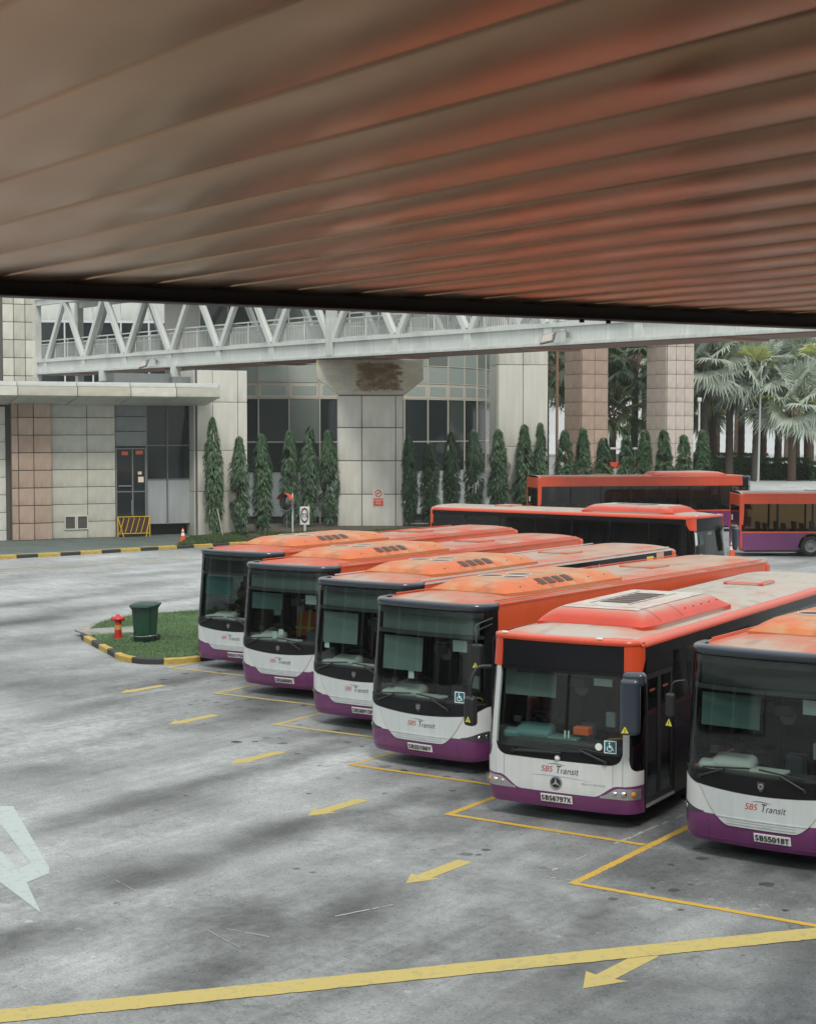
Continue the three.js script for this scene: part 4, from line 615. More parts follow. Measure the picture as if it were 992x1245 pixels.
  part('cab_notice', [box(0.3, 0.2, 0.004, 0.55, 2.18, -0.48), box(0.16, 0.22, 0.004, -0.98, 1.78, -1.2, 0, 0.9)], B.paper, g); part('cab_fan', [cyl(0.11, 0.11, 0.07, 0.1, 1.98, -0.72, Math.PI / 2, 0, 0, 18), rod([0.1, 2.0, -0.72], [0.1, 2.45, -0.6], 0.012)], B.seatGrey, g); part('cab_light', [box(0.3, 0.02, 0.1, 0.1, roofY - 0.335, -1.1)], B.paper, g); part('kerb_rail', [tube([[1.05, 0.5, -0.5], [1.05, 1.15, -0.55], [0.8, 1.25, -0.75], [0.5, 1.2, -0.8]], 0.017, 16, 6), rod([0.5, 1.2, -0.8], [0.5, 0.4, -0.8], 0.017)], B.pole, g);
  part('cab_screen', [box(0.03, 1.1, 0.9, 1.02, 1.75, -2.3), box(0.5, 1.2, 0.03, 0.78, 1.1, -1.95)], B.liner, g);
  const sg = merge([rbox(0.84, 0.09, 0.42, 0.03, 0, 0.46, 0.05), rbox(0.84, 0.66, 0.08, 0.03, 0, 0.82, -0.2, -0.1), box(0.5, 0.42, 0.25, 0, 0.21, 0.05)]);
  for (let i = 0; i < 10; i++) for (const x of [-0.78, 0.78]) { if (x > 0 && (i === 0 || i === 4)) continue; part('passenger_seat', sg, i % 3 ? B.seatRed : B.seatGrey, g, [x, 0.39, -2.75 - i * 0.86]); }
}
function rearEnd(g, sk, roofY, topMat, lowMat) {
  const z = -LEN, W = 2.30;
  part('rear_lower_panel', [rbox(W + 0.14, 0.95, 0.08, 0.03, 0, 0.78, z)], lowMat, g); part('rear_stripe', [rbox(W + 0.12, 0.16, 0.085, 0.02, 0, 1.33, z)], topMat, g);
  part('rear_window', [rbox(W - 0.3, 0.86, 0.06, 0.02, 0, 1.93, z + 0.01)], B.tintDark, g); part('rear_top_panel', [rbox(W, roofY - 2.40, 0.09, 0.03, 0, (roofY + 2.36) / 2 - 0.01, z)], topMat, g);
  for (const s of [-1, 1]) { part('corner_post', [rbox(0.16, roofY - 0.35, 0.22, 0.06, s * 1.145, (roofY + 0.31) / 2, z + 0.08)], topMat, g); part('tail_light', [rbox(0.12, 0.5, 0.03, 0.012, s * 0.98, 1.0, z - 0.045)], B.tail, g); }
  part('notice', [box(0.26, 0.26, 0.01, 0.55, 1.75, z - 0.03)], B.paper, g);
}
function sideBody(g, sk, st) { // skirts with wheel arches, windows, pillars, doors, cantrail; both sides
  const { P, sOf } = sk, axles = [-2.75, -8.65], zEnd = -LEN + 0.1;
  const arch = s => { const z = sk.zc - (Math.abs(s) - sk.sc); for (const a of axles) { const d = Math.abs(z - a); if (d < 0.6) return Math.max(0.3, 0.46 + Math.sqrt(0.36 - d * d)); } return 0.3; };
  for (const sg of [-1, 1]) {
    const R = (zA, zB) => sg > 0 ? { s0: sOf(zA), s1: sOf(zB) } : { s0: -sOf(zB), s1: -sOf(zA) };
    const zStart = st.zStart, doors = sg > 0 ? [[-0.42, -1.62], [-5.35, -6.6]] : [];
    const runs = []; let z = zStart; for (const [a, b] of doors) { if (z > a + 0.02) runs.push([z, a]); z = b; } runs.push([z, zEnd]);
    for (const [a, b] of runs) {
      part('side_skirt', patch(sk, { ...R(a, b), ns: 90, ny: 3, lo: arch, hi: st.skirtTop, th: 0.05 }), st.skirt, g);
      if (st.stripe) part('side_stripe', patch(sk, { ...R(a, b), ns: 12, ny: 1, lo: s => st.skirtTop + 0.004, hi: st.winLo, th: 0.05 }), st.stripe, g);
      const n = Math.max(1, Math.round((a - b) / 1.75)), L = (a - b) / n;
      for (let i = 0; i < n; i++) { part('side_window', patch(sk, { ...R(a - i * L - 0.035, a - (i + 1) * L + 0.035), ns: 2, ny: 1, lo: st.winLo + 0.01, hi: st.winHi - 0.005, off: -0.008, th: 0 }), st.tint, g); }
      for (let i = 0; i <= n; i++) part('window_pillar', patch(sk, { ...R(Math.min(zStart, a - i * L + 0.045), a - i * L - 0.045), ns: 1, ny: 1, lo: st.winLo, hi: st.winHi, off: -0.012, th: 0.05 }), M.blackGloss, g);
    }
    for (const [a, b] of doors) {
      const d = part('passenger_door', [patch(sk, { ...R(a - 0.02, b + 0.02), ns: 2, ny: 1, lo: 0.36, hi: 0.44, off: -0.01, th: 0.04 }), patch(sk, { ...R(a - 0.02, a - 0.08), ns: 1, ny: 1, lo: 0.36, hi: st.doorHi, off: -0.01, th: 0.04 }), patch(sk, { ...R(b + 0.08, b + 0.02), ns: 1, ny: 1, lo: 0.36, hi: st.doorHi, off: -0.01, th: 0.04 }), patch(sk, { ...R((a + b) / 2 + 0.06, (a + b) / 2 - 0.06), ns: 1, ny: 1, lo: 0.36, hi: st.doorHi, off: -0.01, th: 0.04 }), patch(sk, { ...R(a - 0.02, b + 0.02), ns: 2, ny: 1, lo: st.doorHi - 0.08, hi: st.doorHi, off: -0.01, th: 0.04 })], M.black, g);
      for (const [q, r] of [[a - 0.08, (a + b) / 2 + 0.06], [(a + b) / 2 - 0.06, b + 0.08]]) { part('door_pane', patch(sk, { ...R(q, r), ns: 2, ny: 1, lo: 0.44, hi: st.doorHi - 0.08, off: -0.025, th: 0 }), B.tintDark, d); part('door_label', patch(sk, { ...R((q + r) / 2 + 0.11, (q + r) / 2 - 0.11), ns: 1, ny: 1, lo: st.doorHi - 0.28, hi: st.doorHi - 0.245, off: -0.02, th: 0.003 }), B.doorLabel, d); part('hand_rail', [tube([P(sg * sOf(q - 0.1), 0.85, -0.05), P(sg * sOf(q - 0.14), 1.15, -0.07), P(sg * sOf((q + r) / 2), 1.3, -0.08)], 0.014, 10, 6)], B.silver, d); }
      part('door_sill', patch(sk, { ...R(a, b), ns: 2, ny: 1, lo: 0.30, hi: 0.345, off: 0.008, th: 0.03 }), B.silver, d);
      part('door_header', patch(sk, { ...R(a, b), ns: 2, ny: 1, lo: st.doorHi + 0.004, hi: st.winHi, off: -0.004, th: 0.03 }), M.blackGloss, g);
    }
    for (const [a, b, m] of st.cantrail) part('cantrail', patch(sk, { ...R(a, b), ns: 8, ny: 3, lo: st.winHi, hi: st.canHi, off: 0.002, th: 0.05 }), m, g);
    part('gutter', patch(sk, { ...R(zStart, zEnd), ns: 8, ny: 1, lo: st.canHi - 0.012, hi: st.canHi + 0.018, off: 0.014, th: 0.03 }), st.gutter, g);
    for (const z of axles) { wheel(g, sg * (sk.w - 0.16), z, sg); part('wheel_arch', [box(0.5, 0.05, 1.2, sg * (sk.w - 0.32), 1.09, z), box(0.03, 0.8, 1.3, sg * (sk.w - 0.55), 0.72, z)], M.black, g); }
  }
  part('chassis', [box(2.2, 0.14, 11.2, 0, 0.28, -6.1)], M.black, g);
}
function logo(g, sk, s, y, k, off) {
  const a = wrap(sk, textGeo('SBS', 0.115 * k, 0.003, fontRegular, false, 0.2), s - 0.37 * k, y, off); part('logo_letters', a, B.logoRed, g);
  const T = [textGeo('T', 0.16 * k, 0.003, fontRegular, false, 0.2).translate(0, -0.02 * k, 0), textGeo('ransit', 0.115 * k, 0.003, fontRegular, false, 0.2).translate(0.095 * k, -0.02 * k, 0)];
  const sw = new THREE.Shape(); sw.moveTo(-0.2 * k, 0.165 * k); sw.quadraticCurveTo(0.0, 0.20 * k, 0.20 * k, 0.15 * k); sw.quadraticCurveTo(0.0, 0.18 * k, -0.2 * k, 0.165 * k); const swg = clean(new THREE.ExtrudeGeometry(sw, { depth: 0.003, bevelEnabled: false, curveSegments: 8 }));
  part('logo_letters', wrap(sk, merge([...T, swg]), s - 0.02 * k, y, off), B.logoInk, g);
}
function plate(g, sk, s, y, str, off) {
  if (!str) return;
  const p = part('number_plate', wrap(sk, rbox(0.52, 0.125, 0.012, 0.005), s, y, off + 0.006), B.plate, g);
  part('plate_lettering', wrap(sk, textGeo(str, 0.078, 0.004, fontBold), s, y, off + 0.012), M.ink, p);
}
const wiper = (sk, a, b, y0, y1, off) => [rod(sk.P(a, y0, off), sk.P(b, y1, off + 0.02), 0.018, 6), rod(sk.P(b - (b - a) * 0.9, y1 - 0.015, off), sk.P(b + (b - a) * 0.9, y1 + 0.05, off), 0.013, 6), cyl(0.03, 0.03, 0.03, ...sk.P(a, y0, off), Math.PI / 2)];
const triSign = (parent, x, y, z, k = 0.055, ry = 0) => { const s = new THREE.Shape([[-1, -0.8], [1, -0.8], [0, 1]].map(([a, b]) => new THREE.Vector2(a * k, b * k))); const m = part('warning_sticker', clean(new THREE.ExtrudeGeometry(s, { depth: 0.004, bevelEnabled: false })), B.label, parent, [x, y, z], [0, ry, 0]); part('warning_mark', [box(0.012, 0.04, 0.003, 0, 0, 0.006), box(0.012, 0.012, 0.003, 0, -0.032, 0.006)], M.ink, m); return m; };

// ------------------------------------------------------------------ first kind: dark visor over a one-piece windscreen, round lamps, shield badge
function visorBus(o) {
  const g = thing('city_bus', o.label, 'bus', [o.x, o.y ?? 0, o.z], o.turn * Math.PI / 180, o.group), sk = skinA, RY = 2.92;
  const bandLo = s => { const t = Math.abs(s); return t < 0.93 ? 0.985 + 0.055 * (t / 0.93) ** 2 : 1.04 + 0.165 * smooth(0.93, 1.42, t) ** 0.9; };
  const panLo = s => { const t = Math.abs(s); return t < 0.46 ? 0.515 : 0.515 + 0.53 * ((t - 0.46) / 0.47) ** 1.75; };
  const purHi = s => Math.min(0.635 + 0.02 * smooth(0.8, 1.3, Math.abs(s)), panLo(s) - 0.010);
  const lipLo = s => 0.235 + 0.05 * smooth(0.9, 1.5, Math.abs(s));
  const sE = sk.sOf(-0.42);
  part('front_bumper', [patch(sk, { s0: -sE, s1: sE, ns: 72, ny: 8, lo: lipLo, hi: purHi, th: 0.04 }), patch(sk, { s0: -1.2, s1: 1.2, ns: 40, ny: 2, lo: s => lipLo(s) + 0.055, hi: s => lipLo(s) + 0.075, off: 0.012, th: 0.02 })], B.purple, g);
  const pan = part('front_panel', patch(sk, { s0: -0.925, s1: 0.925, ns: 60, ny: 8, lo: panLo, hi: s => bandLo(s) - 0.008, off: 0.012, th: 0.035 }), B.pearl, g);
  part('panel_crease', patch(sk, { s0: -0.66, s1: 0.66, ns: 30, ny: 1, lo: 0.628, hi: 0.642, off: 0.020, th: 0.02 }), B.pearl, pan);
  for (const sg of [-1, 1]) {
    const a = 0.665, b = sE; part('front_fender', patch(sk, { s0: sg > 0 ? a : -b, s1: sg > 0 ? b : -a, ns: 48, ny: 6, lo: s => purHi(s) + 0.006, hi: s => Math.min(bandLo(s) - 0.008, Math.abs(s) < 0.93 ? panLo(s) - 0.008 : 9), th: 0.04 }), B.white, g);
    const hl = s => 0.648 - 0.045 * smooth(0.85, 1.25, Math.abs(s)), hh = s => 0.66 + 0.115 * smooth(0.86, 1.34, Math.abs(s));
    const h = part('headlight', patch(sk, { s0: sg > 0 ? 0.86 : -1.50, s1: sg > 0 ? 1.50 : -0.86, ns: 24, ny: 3, lo: hl, hi: hh, off: 0.007, th: 0.03 }), B.lampDark, g);
    for (const [t, r] of [[1.06, 0.034], [1.20, 0.046], [1.35, 0.046]]) { const c = sk.P(sg * t, (hl(t) + hh(t)) / 2, -0.026); part('lamp', [at(new THREE.SphereGeometry(r, 16, 10), ...c)], B.chrome, h); }
  }
  for (const sg of [-1, 1]) part('bumper_seam', patch(sk, { s0: sg * 0.79 - 0.004, s1: sg * 0.79 + 0.004, ns: 1, ny: 4, lo: lipLo, hi: s => purHi(s) - 0.004, off: 0.001, th: 0.01 }), M.rubber, g);
  part('lower_grille', [patch(sk, { s0: -0.5, s1: 0.5, ns: 16, ny: 1, lo: 0.545, hi: 0.553, off: 0.0145, th: 0.01 }), patch(sk, { s0: -0.5, s1: 0.5, ns: 16, ny: 1, lo: 0.585, hi: 0.592, off: 0.0145, th: 0.01 })], mat(0.33, 0.36, 0.37, 0.5), g);
  part('black_band', patch(sk, { s0: -1.62, s1: 1.62, ns: 64, ny: 4, lo: bandLo, hi: s => 1.235, off: 0.004, th: 0.035 }), B.band, g);
  const sh = new THREE.Shape(); sh.moveTo(-0.05, 0.06); sh.lineTo(0.05, 0.06); sh.quadraticCurveTo(0.055, -0.04, 0, -0.075); sh.quadraticCurveTo(-0.055, -0.04, -0.05, 0.06);
  const shield = clean(new THREE.ExtrudeGeometry(sh, { depth: 0.006, bevelEnabled: false })); const badge = part('shield_badge', wrap(sk, shield, 0.0, 1.115, 0.006), mat(0.10, 0.10, 0.11, 0.3, { metalness: 0.6 }), g); part('badge_ring', wrap(sk, at(clean(new THREE.TorusGeometry(0.03, 0.006, 6, 18)), 0, 0, 0.008), 0, 1.118, 0.006), B.silver, badge);
  const ws = part('windscreen', patch(sk, { s0: -1.30, s1: 1.30, ns: 48, ny: 10, lo: 1.237, hi: 2.83, off: -0.002, th: 0 }), B.glass, g);
  part('screen_seal', [patch(sk, { s0: -1.33, s1: 1.33, ns: 40, ny: 1, lo: 1.232, hi: 1.262, off: 0.003, th: 0.02 })], M.rubber, g);
  part('display_surround', [patch(sk, { s0: -1.28, s1: 1.28, ns: 32, ny: 1, lo: 2.36, hi: 2.42, off: -0.03, th: 0.02 }), patch(sk, { s0: -1.28, s1: 1.28, ns: 32, ny: 1, lo: 2.72, hi: 2.82, off: -0.03, th: 0.02 })], B.dashDark, g);
  part('display_screen', patch(sk, { s0: -1.2, s1: 1.2, ns: 32, ny: 2, lo: 2.42, hi: 2.72, off: -0.10, th: 0.02 }), o.display ?? mat(0.10, 0.115, 0.11, 0.35), g);
  for (const sg of [-1, 1]) part('front_pillar', patch(sk, { s0: sg > 0 ? 1.30 : -sE, s1: sg > 0 ? sE : -1.30, ns: 12, ny: 8, lo: 1.235, hi: 2.85, th: 0.06 }), M.blackGloss, g);
  part('visor', [sweep(sk, -sk.sOf(-0.62), sk.sOf(-0.62), 80, [[-0.14, 2.965], [-0.06, 2.972], [-0.01, 2.965], [0.018, 2.945], [0.026, 2.915], [0.022, 2.885], [0.010, 2.855], [-0.005, 2.835], [-0.06, 2.83]]), ...[-1, 1].map(sg => { const p = sk.P(sg * sk.sOf(-0.62), 2.9, 0); return rbox(0.10, 0.13, 0.03, 0.012, p[0] - sg * 0.03, 2.90, p[2]); })], B.visor, g);
  logo(g, sk, 0.03, 0.79, 0.68, 0.013); plate(g, sk, o.plateX ?? 0.10, 0.405, o.plate, 0.004);
  part('maker_lettering', wrap(sk, textGeo('SCANIA', 0.045, 0.002, fontRegular), 0.06, 0.565, 0.012), mat(0.42, 0.46, 0.48, 0.4), g);
  part('wiper', wiper(sk, -0.92, -0.52, 1.15, 1.30, 0.03), M.black, g); part('wiper', wiper(sk, 0.62, 0.28, 1.13, 1.30, 0.03), M.black, g);
  if (o.access) part('access_sticker', wrap(sk, at(clean(new THREE.PlaneGeometry(0.19, 0.19, 2, 2)), 0, 0, 0), 0.84, 1.36, 0.004), accessMat, g);
  for (const q of o.cards ?? []) part('dash_card', [rbox(q[2], q[3], 0.01, 0.004, q[0], q[1], q[4] ?? -0.36)], B.paper, g);
  sideBody(g, sk, { zStart: -0.42, skirtTop: 1.10, winLo: 1.17, winHi: 2.46, doorHi: 2.40, canHi: RY, skirt: B.purple, stripe: B.orange, tint: o.tint ?? B.tintDark, gutter: o.gutter ?? B.orange, cantrail: o.cantrail ?? [[-0.62, -LEN + 0.1, o.body ?? B.orange]] });
  for (const sg of [-1, 1]) part('cantrail', patch(sk, { s0: sg > 0 ? sk.sOf(-0.42) : -sk.sOf(-0.62), s1: sg > 0 ? sk.sOf(-0.62) : -sk.sOf(-0.42), ns: 2, ny: 1, lo: 2.46, hi: 2.90, off: 0, th: 0.05 }), M.blackGloss, g);
  part('roof', roofMesh(sk, RY, 0.10, -LEN + 0.02, 0.03), o.roof ?? roofA, g);
  const S = podSurface(-1.5, -5.55, 0.93, 2.985, 0.165, 0.8, 0.35, 0.34), pod = part('air_con_pod', podMesh(S, 2.985), o.pod ?? podA, g);
  for (let i = 0; i < 4; i++) part('vent', [podPatch(S, 0.845, 0.95, 0.30 + i * 0.075, 0.352 + i * 0.075, 0.012)], B.vent, pod);
  for (const [x, z] of [[-0.30, -2.75], [0.22, -2.75], [-0.04, -3.3]]) { part('fan_ring', [at(new THREE.TorusGeometry(0.24, 0.014, 6, 28).rotateX(Math.PI / 2), x, 3.206, z)], B.ring, pod); part('fan', [cyl(0.225, 0.225, 0.02, x, 3.198, z, 0, 0, 0, 24)], B.vent, pod); }
  for (let i = 0; i < 6; i++) part('bolt_head', [cyl(0.014, 0.014, 0.012, 0.80, S(0.93, 0.12 + i * 0.15)[1] + 0.005, mix(-1.55, -5.6, 0.12 + i * 0.15), 0, 0, 0, 6)], M.black, pod);
  part('pod_seam', [podPatch(S, 0.012, 0.988, 0.585, 0.589, 0.004, 16)], M.black, pod);
  const roofRail = []; for (const sg of [-1, 1]) roofRail.push(box(0.025, 0.02, 11.0, sg * 1.08, 2.985, -6.3)); part('roof_seam', roofRail, o.seam ?? B.orange, g);
  if (o.hatch !== false) part('roof_hatch', [rbox(0.8, 0.07, 0.8, 0.03, 0, 3.03, -8.2)], o.roof ?? roofA, g);
  // mirrors on slim arms
  for (const sg of [1]) { const a = sk.P(sg * 1.42, 2.72, 0.02); const m = part('mirror_arm', [tube([a, [sg * 1.28, 2.62, 0.12], [sg * 1.36, 2.48, 0.20], [sg * 1.36, 2.36, 0.2]], 0.016, 16, 6), tube([[a[0], 2.62, a[2]], [sg * 1.26, 2.52, 0.08], [sg * 1.33, 2.4, 0.18]], 0.011, 12, 6)], B.dashDark, g); const h = part('mirror_housing', [rbox(0.2, 0.40, 0.11, 0.045, sg * 1.36, 2.16, 0.19, 0, sg * 0.25, 0, 4)], M.black, m); part('mirror_glass', [rbox(0.165, 0.34, 0.006, 0.002, sg * 1.37, 2.16, 0.132, 0, sg * 0.25)], B.chrome, h); if (o.access && sg > 0) triSign(h, sg * 1.36 + 0.01, 2.0, 0.25, 0.05, 0.25); }
  if (o.leftMirror) { const h = part('mirror_housing', [rbox(0.14, 0.34, 0.10, 0.04, -1.36, 2.1, -0.02, 0, -0.2, 0, 4)], M.black, g); triSign(h, -1.36, 1.86, 0.03, 0.055, -0.2); part('mirror_arm', [tube([[-1.2, 2.45, -0.15], [-1.33, 2.42, -0.06], [-1.36, 2.28, -0.02]], 0.014, 10, 6), rod([-1.36, 1.95, -0.02], [-1.36, 1.8, -0.02], 0.02)], M.black, h); }
  interior(g, sk, o, RY); rearEnd(g, sk, RY + 0.02, o.body ?? B.orange, B.purple);
  return g;
}

// ------------------------------------------------------------------ second kind: orange-framed destination glass, white pillars, star badge
function starBus(o) {
  const g = thing('city_bus', o.label, 'bus', [o.x, o.y ?? 0, o.z], o.turn * Math.PI / 180, o.group), sk = skinB, RY = 2.80;
  const purHi = s => 0.475 + 0.185 * smooth(0.60, 0.98, Math.abs(s)) + 0.02 * smooth(0.98, 1.4, Math.abs(s)), lipLo = s => 0.235 + 0.02 * smooth(0.9, 1.4, Math.abs(s));
  const glLo = s => { const t = Math.abs(s); return 0.975 + (t > 0.84 ? 0.17 * (1 - Math.sqrt(clamp(1 - ((t - 0.84) / 0.205) ** 2))) : 0); };
  const coLo = s => { const t = Math.abs(s); return 0.90 + (t < 1.30 ? 0.12 * (1 - Math.sqrt(clamp(1 - ((1.30 - t) / 0.145) ** 2))) : 0); };
  const sE = sk.sOf(-0.36);
  part('front_bumper', [patch(sk, { s0: -sE, s1: sE, ns: 72, ny: 8, lo: lipLo, hi: purHi, th: 0.05 })], B.purple, g);
  const pan = part('front_panel', patch(sk, { s0: -1.05, s1: 1.05, ns: 72, ny: 8, lo: s => purHi(s) + 0.006, hi: s => glLo(s) - 0.006, off: 0.004, th: 0.04 }), B.white, g);
  part('panel_joint', [-1, 1].map(sg => patch(sk, { s0: sg > 0 ? 0.90 : -0.906, s1: sg > 0 ? 0.906 : -0.90, ns: 1, ny: 2, lo: s => purHi(s) + 0.01, hi: s => glLo(s) - 0.01, off: 0.006, th: 0.01 })), M.greyD, pan);
  part('swoosh', wrap(sk, (() => { const s = new THREE.Shape(); s.moveTo(-0.5, 0); s.quadraticCurveTo(-0.1, 0.05, 0.5, -0.02); s.quadraticCurveTo(-0.1, 0.02, -0.5, 0); return clean(new THREE.ExtrudeGeometry(s, { depth: 0.002, bevelEnabled: false, curveSegments: 10 })); })(), 0.08, 0.72, 0.005), mat(0.40, 0.43, 0.45, 0.5), g);
  for (const sg of [-1, 1]) {
    const R = (a, b) => sg > 0 ? { s0: a, s1: b } : { s0: -b, s1: -a };
    part('corner_panel', patch(sk, { ...R(1.056, sE), ns: 20, ny: 4, lo: s => purHi(s) + 0.006, hi: s => Math.abs(s) < 1.15 ? glLo(1.05) - 0.0 : coLo(s) - 0.006, off: 0.004, th: 0.04 }), B.white, g);
    part('front_pillar', patch(sk, { ...R(1.052, 1.148), ns: 4, ny: 8, lo: 1.10, hi: 2.32, off: 0.006, th: 0.05 }), B.white, g);
    part('corner_glass', patch(sk, { ...R(1.152, sE), ns: 14, ny: 6, lo: coLo, hi: 2.30, off: -0.002, th: 0 }), B.tintDark, g);
    part('corner_lining', patch(sk, { ...R(1.152, sE), ns: 10, ny: 2, lo: s => coLo(s), hi: 2.30, off: -0.06, th: 0.01 }), M.black, g);
    part('roof_corner', [patch(sk, { ...R(1.045, 1.30), ns: 8, ny: 4, lo: s => 2.325, hi: RY, off: 0.012, th: 0.05 }), patch(sk, { ...R(1.30, sE), ns: 8, ny: 4, lo: s => 2.32 + 0.30 * smooth(1.30, 1.52, Math.abs(s)), hi: RY, off: 0.0, th: 0.04 })], B.red, g);
    const hl = s => 0.47 + 0.0 * s, hh = s => 0.50 + 0.135 * smooth(0.70, 1.0, Math.abs(s));
    const h = part('headlight', patch(sk, { ...R(0.70, 1.36), ns: 24, ny: 3, lo: hl, hi: hh, off: 0.004, th: 0.01 }), B.silver, g);
    for (const [t, r] of [[0.93, 0.05], [1.07, 0.058], [1.22, 0.055]]) { const c = sk.P(sg * t, 0.55, -0.03); part('lamp', [at(new THREE.SphereGeometry(r, 16, 10), ...c)], t > 1.2 ? B.amber : B.chrome, h); }
    part('lens', patch(sk, { ...R(0.70, 1.36), ns: 24, ny: 2, lo: hl, hi: hh, off: 0.045, th: 0 }), B.lens, h);
  }
  part('screen_border', [patch(sk, { s0: -1.046, s1: 1.046, ns: 60, ny: 2, lo: glLo, hi: s => Math.max(glLo(s) + 0.02, 1.12), off: 0.002, th: 0.02 }), patch(sk, { s0: -1.046, s1: 1.046, ns: 40, ny: 1, lo: 2.29, hi: 2.345, off: 0.002, th: 0.02 })], M.blackGloss, g);
  part('windscreen', patch(sk, { s0: -1.046, s1: 1.046, ns: 40, ny: 10, lo: s => Math.max(glLo(s) + 0.02, 1.12), hi: 2.29, off: 0.0, th: 0 }), B.glass, g);
  part('destination_glass', patch(sk, { s0: -1.03, s1: 1.03, ns: 40, ny: 3, lo: 2.35, hi: 2.735, off: 0.0, th: 0.03 }), M.blackGloss, g);
  part('front_top_rail', [sweep(sk, -1.3, 1.3, 60, [[-0.22, 2.84], [-0.10, 2.838], [-0.03, 2.835], [0.012, 2.82], [0.022, 2.785], [0.016, 2.745], [-0.01, 2.738], [-0.05, 2.738]])], B.red, g);
  for (const x of [-0.98, 0.62]) part('marker_lamp', [rbox(0.09, 0.03, 0.05, 0.01, x, 2.842, sk.zAt(x, 2.8) - 0.01)], B.paper, g);
  logo(g, sk, 0.02, 0.795, 0.72, 0.006); plate(g, sk, 0.0, 0.385, o.plate, 0.006);
  const disc = part('star_badge', [wrap(sk, at(cyl(0.098, 0.098, 0.012, 0, 0, 0, Math.PI / 2, 0, 0, 32), 0, 0, 0.006), 0.0, 0.632, 0.004)], M.ink, g);
  const star = [0, 1, 2].map(k => { const s = new THREE.Shape([[-0.016, 0], [0, 0.084], [0.016, 0]].map(p => new THREE.Vector2(...p))); return at(clean(new THREE.ExtrudeGeometry(s, { depth: 0.006, bevelEnabled: false })), 0, 0, 0, 0, 0, k * 2.0944); }); part('star', wrap(sk, merge([...star, at(clean(new THREE.TorusGeometry(0.088, 0.008, 6, 30)), 0, 0, 0)]), 0.0, 0.632, 0.014), B.silver, disc);
  part('camera_dome', [at(new THREE.SphereGeometry(0.045, 14, 10), ...sk.P(0.02, 1.01, 0.0))], B.paper, g);
  part('maker_lettering', wrap(sk, textGeo('Made in Germany', 0.035, 0.002, fontRegular, true, 0.2), 0.60, 0.655, 0.005), mat(0.35, 0.37, 0.38, 0.5), g);
  part('wiper', wiper(sk, -0.72, 0.1, 1.06, 1.10, 0.03), M.black, g); part('wiper', wiper(sk, 0.80, 0.40, 1.02, 1.17, 0.035), M.black, g);
  if (o.access) { part('access_sticker', wrap(sk, clean(new THREE.PlaneGeometry(0.19, 0.19, 2, 2)), 0.86, 1.25, 0.006), accessMat, g); part('round_sticker', wrap(sk, at(cyl(0.055, 0.055, 0.003, 0, 0, 0, Math.PI / 2, 0, 0, 20)), 0.68, 1.24, 0.006), B.paper, g); }
  for (const q of o.cards ?? []) part('dash_card', [rbox(q[2], q[3], 0.01, 0.004, q[0], q[1], q[4] ?? -0.4)], B.paper, g);
  sideBody(g, sk, { zStart: -0.36, skirtTop: 0.95, winLo: 0.98, winHi: 2.55, doorHi: 2.30, canHi: RY - 0.07, skirt: o.darkSkirt ? M.blackGloss : B.purple, stripe: M.blackGloss, tint: o.tint ?? B.tintDark, gutter: B.red, cantrail: [[-0.36, -LEN + 0.1, M.blackGloss]] });
  for (const sg of [-1, 1]) part('roof_edge', clean(grid(6, 30, (u, v) => { const a = u * Math.PI / 2, z = mix(-0.36, -LEN + 0.1, v); return [sg * (1.12 + 0.105 * Math.cos(a) + 0.0), 2.735 + 0.10 * Math.sin(a), z, u, v * 11]; })), B.red, g);
  part('roof', roofMesh(sk, RY + 0.0, 0.11, -LEN + 0.02, 0.0), o.roof ?? roofC, g);
  const S = podSurface(-1.2, -5.0, 1.0, 2.87, 0.22, 0.6, 0.5, 0.42, 1), pod = part('air_con_pod', podMesh(S, 2.87), o.pod ?? podB, g);
  part('pod_top', [podPatch(S, 0.17, 0.83, 0.10, 0.92, 0.008, 20)], podTop, pod);
  for (let i = 0; i < 6; i++) part('grille_slot', [podPatch(S, 0.34, 0.60, 0.30 + i * 0.075, 0.355 + i * 0.075, 0.014, 4)], B.vent, pod);
  part('pod_frame', [podPatch(S, 0.30, 0.315, 0.24, 0.80, 0.013, 8), podPatch(S, 0.63, 0.645, 0.24, 0.80, 0.013, 8)], M.greyD, pod);
  for (const v of [0.15, 0.40]) part('pod_seam', [podPatch(S, 0.01, 0.99, v, v + 0.004, 0.010, 24)], mat(0.3, 0.03, 0.02, 0.5), pod);
  for (let i = 0; i < 5; i++) part('bolt_head', [cyl(0.014, 0.014, 0.012, 0.88, S(0.94, 0.48 + i * 0.1)[1] + 0.005, mix(-1.25, -5.05, 0.48 + i * 0.1), 0, 0, 0, 6)], M.black, pod);
  part('roof_hatch', [rbox(0.8, 0.07, 0.8, 0.03, 0, 2.93, -9.0)], o.pod2 ?? podB, g);
  // tall hooded mirrors carried ahead of the pillars
  { const m = part('mirror_housing', [rbox(0.30, 0.84, 0.20, 0.08, 1.27, 1.93, 0.20, 0, 0.25, 0, 5), rbox(0.34, 0.22, 0.24, 0.08, 1.30, 2.33, 0.12, 0, 0.25, 0, 4)], B.visor, g); triSign(m, 1.24, 1.60, 0.315, 0.055, 0.25); part('mirror_glass', [rbox(0.24, 0.55, 0.008, 0.003, 1.25, 1.93, 0.098, 0, 0.25)], B.chrome, m);
    const n = part('mirror_housing', [rbox(0.20, 0.46, 0.16, 0.06, -1.40, 1.62, 0.12, 0, -0.2, 0, 4)], M.black, g); triSign(n, -1.40, 1.50, 0.21, 0.05, -0.2); part('mirror_arm', [tube([[-1.18, 2.30, -0.14], [-1.34, 2.28, 0.02], [-1.40, 2.05, 0.12], [-1.40, 1.84, 0.12]], 0.03, 16, 8)], M.black, n); part('mirror_glass', [rbox(0.15, 0.36, 0.008, 0.003, -1.40, 1.62, 0.036, 0, -0.2)], B.chrome, n); }
